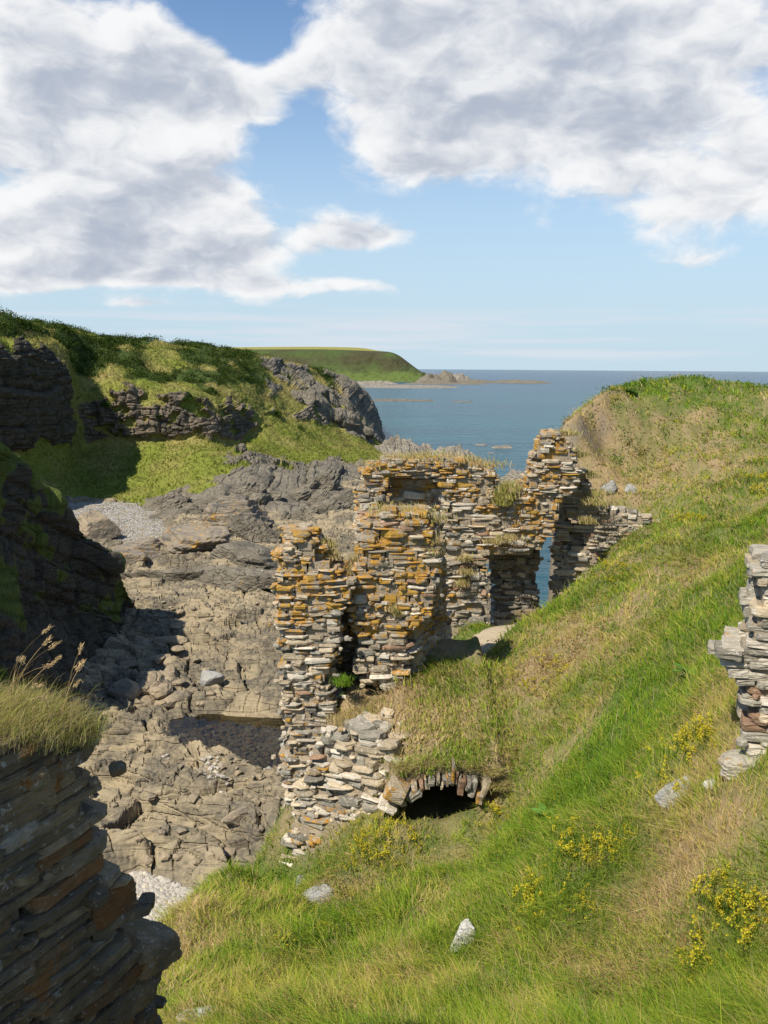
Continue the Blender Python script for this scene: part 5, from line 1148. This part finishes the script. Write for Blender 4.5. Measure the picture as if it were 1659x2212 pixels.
for k in range(34):
    u, v = rq.uniform(250, 400), rq.uniform(1385, 1520); s_ = rq.uniform(.35, .95)
    boulder('boulder', 'dark rounded boulder in the shaded gully of boulders on the shore', 'boulder', on_shore(u, v, .05), (s_ * rq.uniform(1, 1.5), s_, s_ * rq.uniform(.5, .8)), M_BROWNROCK, 100 + k, rq.uniform(0, 3), 2, group='boulders in the shaded gully')
# tilted slabs of the grey crag under the grass
for k in range(26):
    u = rq.uniform(345, 740); v0 = np.interp(u, [345, 440, 600, 740], [1085, 1060, 1040, 1050]); v = rq.uniform(v0, v0 + 85)
    j = np.argmin((hu - u)**2 + (hv_ - v)**2 + 1e5 * (rr.reshape(-1) > 1.6)); s_ = rq.uniform(1.1, 2.6)
    boulder('crag_rock', 'tilted grey slab in the broken crag between the grass slope and the shore', 'rock', hv[j] - np.array([0, 0, .3 * s_]), (s_ * 1.5, s_ * .9, s_ * .85), M_DARKROCK, 300 + k, rq.uniform(-.3, .3), 4, .12, (.3, 0, .95), (R(rq.uniform(-10, 10)), R(rq.uniform(-48, -22))), 'slabs of the grey crag', 9)
for k in range(12):
    u = rq.uniform(520, 800); v = np.interp(u, [520, 620, 720, 800], [795, 815, 850, 920]) + rq.uniform(-8, 45)
    j = np.argmin((hu - u)**2 + (hv_ - v)**2 + 1e5 * (rr.reshape(-1) < 3.2)); s_ = rq.uniform(1.5, 3.4)
    boulder('crag_rock', 'pale grey slab of the seaward bluff above the bay', 'rock', hv[j] - np.array([0, 0, .5 * s_]), (s_ * 1.3, s_ * .9, s_ * 1.05), M_DARKROCK, 340 + k, rq.uniform(-.3, .3), 4, .10, (.8, 0, .6), (R(rq.uniform(-10, 10)), R(rq.uniform(20, 45))), 'slabs of the seaward bluff', 9)
# rocks showing through the turf
def turf_rock(label, u, v, size, mat, seed, rz=0, tilt=(0, 0), sink=.35):
    q = slope_hit(u, v); boulder('field_rock', label, 'rock', q - np.array([0, 0, size[2] * sink]), size, mat, seed, rz, 4, .05, (.3, .2, .9), tilt)
turf_rock('pointed white rock poking from the grass near the bottom', 1005, 2035, (.20, .20, .34), M_WHITEROCK, 201, .6, (R(-20), R(25)), .2)
turf_rock('white rock at the bottom beside the dark masonry', 425, 2195, (.26, .2, .24), M_WHITEROCK, 203, .2)
turf_rock('grey flat slab in the grass left of the masonry stump', 1480, 1695, (.30, .26, .14), M_GREYROCK, 204, .4)
turf_rock('lower grey slab in the grass left of the masonry stump', 1455, 1725, (.24, .2, .12), M_GREYROCK, 205, .9)
turf_rock('small white stone between slab and masonry stump', 1545, 1690, (.12, .1, .08), M_WHITEROCK, 206, .2)
turf_rock('grey rock in the grass below the collapsed rubble', 680, 1935, (.34, .25, .26), M_GREYROCK, 207, .3)
turf_rock('pale rock just under the rubble face', 655, 1905, (.30, .25, .2), M_GREYROCK, 208, .7)
turf_rock('dark wedge shaped boulder in the dry bank above the vault', 852, 1555, (.34, .34, .34), M_DARKROCK, 209, .3, (R(15), R(-25)), -.1)
turf_rock('rusty brown stone half buried low on the right', 1482, 2035, (.13, .10, .09), MS['rust'], 210, .4)
turf_rock('grey squared rock set in the mound beside the gap', 1318, 1055, (.30, .25, .28), M_GREYROCK, 211, .3, (0, 0), -.1)
turf_rock('small grey rock in the mound right of the squared one', 1362, 1060, (.22, .2, .2), M_GREYROCK, 212, .1, (0, 0), -.1)
turf_rock('flat grey rock on top of the jagged ruin', 1345, 1115, (.42, .3, .22), M_GREYROCK, 213, .2, (0, 0), -.2)

# skerries and sea rocks: ridges of upturned beds
def ridge(name, label, P, lx_, ly_, h, seed, mat, rz=0.0, bed=.55, res=70, cat='rock', gap=1.0):
    a = np.linspace(-1, 1, res); X, Y = np.meshgrid(a, a); o = seed * 5.7
    env = np.clip(1 - (np.abs(X)**2.4 + np.abs(Y)**2.2), 0, 1)**.6 * (.62 + .6 * fbm(X * 1.6 + o, Y * 1.6, o, 2))
    px_, py_ = X * lx_, Y * ly_; q = (px_ + .45 * py_) * bed / gap
    z = h * env * (.76 + .24 * saw(q + .5 * pn(X * 2 + o, Y * 2), .72)) + .12 * h * env * saw(q * 3.3 + pn(X * 3, Y * 3, o), .7) + .06 * h * fbm(X * 6 + o, Y * 6, o, 2) - .15 * h * (1 - env)
    c, s_ = math.cos(rz), math.sin(rz)
    V = np.stack([px_ * c - py_ * s_, px_ * s_ + py_ * c, z], -1).reshape(-1, 3)
    return tag(link(name, mesh_np(name, V, grid_faces(res, res), mat, False), loc=tuple(float(t) for t in P)), label, cat)
Z0 = -.15
ridge('sea_rock', 'big jagged rock ridge at the foot of the bluff, left of the slanted slabs', on_z(868, 985, Z0), 8.5, 8, 5.6, 3, M_SEAROCK, -.1, .5, 110)
ridge('sea_rock', 'slanted grey slab rocks pointing left at the water, behind the castle ruin', on_z(965, 988, Z0), 7.0, 5.5, 3.6, 5, M_SEAROCK, .1, .55, 110)
ridge('sea_rock', 'grey rock just behind the notch of the castle ruin', on_z(1098, 1050, Z0), 4.6, 4.5, 3.2, 7, M_SEAROCK, .2, .7, 100)
ridge('skerry', 'pale low skerry awash right of the slanted slabs', on_z(1086, 968, Z0), 3.4, 2.6, 1.0, 9, M_SEAROCK, .1, .7, 50)
ridge('skerry', 'small skerry just left of the pale low one', on_z(1040, 962, Z0), 2.4, 1.8, .6, 11, M_SEAROCK, .0, .9, 40)
ridge('skerry', 'tiny rock awash nearer than the pale skerry', on_z(1060, 980, Z0), 1.2, 1.0, .5, 12, M_SEAROCK, .0, .9, 30)
ridge('skerry', 'long dark reef in the middle of the bay', on_z(862, 866, Z0), 24, 12, 1.6, 13, M_DARKROCK, .0, .2, 60)
ridge('skerry', 'dark reef fragment right of the long reef', on_z(1000, 869, Z0), 8, 5, 1.0, 14, M_DARKROCK, .0, .4, 40)
ridge('skerry', 'pale tidal flat under the far headland', on_z(845, 836, Z0), 80, 60, 3.0, 15, M_SEAROCK, .0, .05, 70)
ridge('skerry', 'tan rocks at the waterline left of the tidal flat', on_z(790, 830, Z0), 45, 40, 7, 16, M_SEAROCK, .0, .08, 60)
ridge('sea_rock', 'dark rounded rock hump at the tip of the far headland', on_z(943, 827, Z0), 34, 30, 19, 17, M_FARHILL if False else M_DARKROCK, .0, .05, 60)
ridge('sea_rock', 'pale cliff rock beyond the dark hump', on_z(988, 822, Z0), 24, 22, 15, 18, M_WHITEROCK if False else M_SEAROCK, .0, .08, 60)
ridge('sea_rock', 'pale rock between headland and dark hump', on_z(917, 824, Z0), 12, 12, 13, 19, M_SEAROCK, .0, .1, 50)
ridge('skerry', 'long low dark spit running out from the headland', on_z(1060, 827, Z0), 100, 40, 5.5, 20, M_DARKROCK, .0, .04, 80)
ridge('skerry', 'outer end of the dark spit', on_z(1135, 828, Z0), 40, 26, 6, 21, M_DARKROCK, .0, .06, 60)
ridge('skerry', 'dark low rocks in front of the dark hump', on_z(960, 830, Z0), 60, 26, 4, 22, M_DARKROCK, .0, .06, 60)

# pebbles
def pebbles(name, label, poly, n, size, zfun, mat, squash=.6, kind='stuff'):
    D, F = ICO[1]; lo, hi_ = poly.min(0), poly.max(0); P = rg.uniform(lo, hi_, (n * 3, 2)); P = P[in_poly(P[:, 0], P[:, 1], poly)][:n]; n = len(P)
    s_ = rg.uniform(.5, 1.0, n)**1.5 * size; z = zfun(P[:, 0], P[:, 1])
    jit = 1 + rg.uniform(-.28, .28, (n, len(D), 1)); a = rg.uniform(0, 6.28, n); el = rg.uniform(.7, 1.3, n)
    V = D[None] * jit * s_[:, None, None] * np.array([1, 1, squash]); V[..., 0] *= el[:, None]
    X = V[..., 0] * np.cos(a)[:, None] - V[..., 1] * np.sin(a)[:, None]; Yv = V[..., 0] * np.sin(a)[:, None] + V[..., 1] * np.cos(a)[:, None]
    V = np.stack([X + P[:, :1], Yv + P[:, 1:], V[..., 2] + (z + .25 * s_)[:, None]], -1).reshape(-1, 3)
    FF = (F[None] + (np.arange(n) * len(D))[:, None, None]).reshape(-1, 3)
    return tag(link(name, mesh_np(name, V, FF, mat, False)), label, 'pebbles', kind=kind)
pebbles('pebble_patch', 'pale rounded pebbles heaped at the foot of the grass slope', SHINGLE, 3600, .16, zshore, M_PEBBLE)
pebbles('pool_pebbles', 'brown pebbles on the bed of the tide pool', POOL, 1500, .20, zshore, M_POOLPEB)
pebbles('shingle', 'grey shingle beach below the hill', BEACH, 9000, .13, zshore, M_BEACH, .5)
for (u, v, r, n) in [(448, 1690, 40, 60), (585, 1665, 30, 30), (355, 1655, 20, 14), (470, 1720, 30, 24), (330, 1480, 60, 40)]:
    c = on_z(u, v, 1.3)[:2]; pl = np.array([c + np.array([math.cos(t), math.sin(t) * 1.4]) * r * .018 for t in np.linspace(0, 6.28, 9)[:-1]])
    pebbles('pebble_patch', {448: 'pale pebbles caught in a hollow below the tide pool', 585: 'pale stones at the right rim of the tide pool', 355: 'a few pale stones in a crack left of the pool', 470: 'scattered pale stones below the pebble hollow', 330: 'stones lying among the shaded boulders'}[u], pl, n, .16, zshore, M_PEBBLE)

LIT = np.array([on_z(u, v, 1.3)[:2] for u, v in [(290, 1300), (620, 1260), (640, 1540), (420, 1530), (380, 1480), (300, 1400)]])
LIT2 = np.array([on_z(u, v, 1.3)[:2] for u, v in [(215, 1640), (380, 1600), (620, 1700), (640, 1800), (450, 1880), (240, 1860)]])
pebbles('loose_stones', 'loose stones lying on the sunlit rock shelf behind the pool', LIT, 90, .34, zshore, M_BROWNROCK, .6)
pebbles('loose_stones', 'loose stones in the cracks of the near rock shelf', LIT2, 60, .28, zshore, M_BROWNROCK, .6)
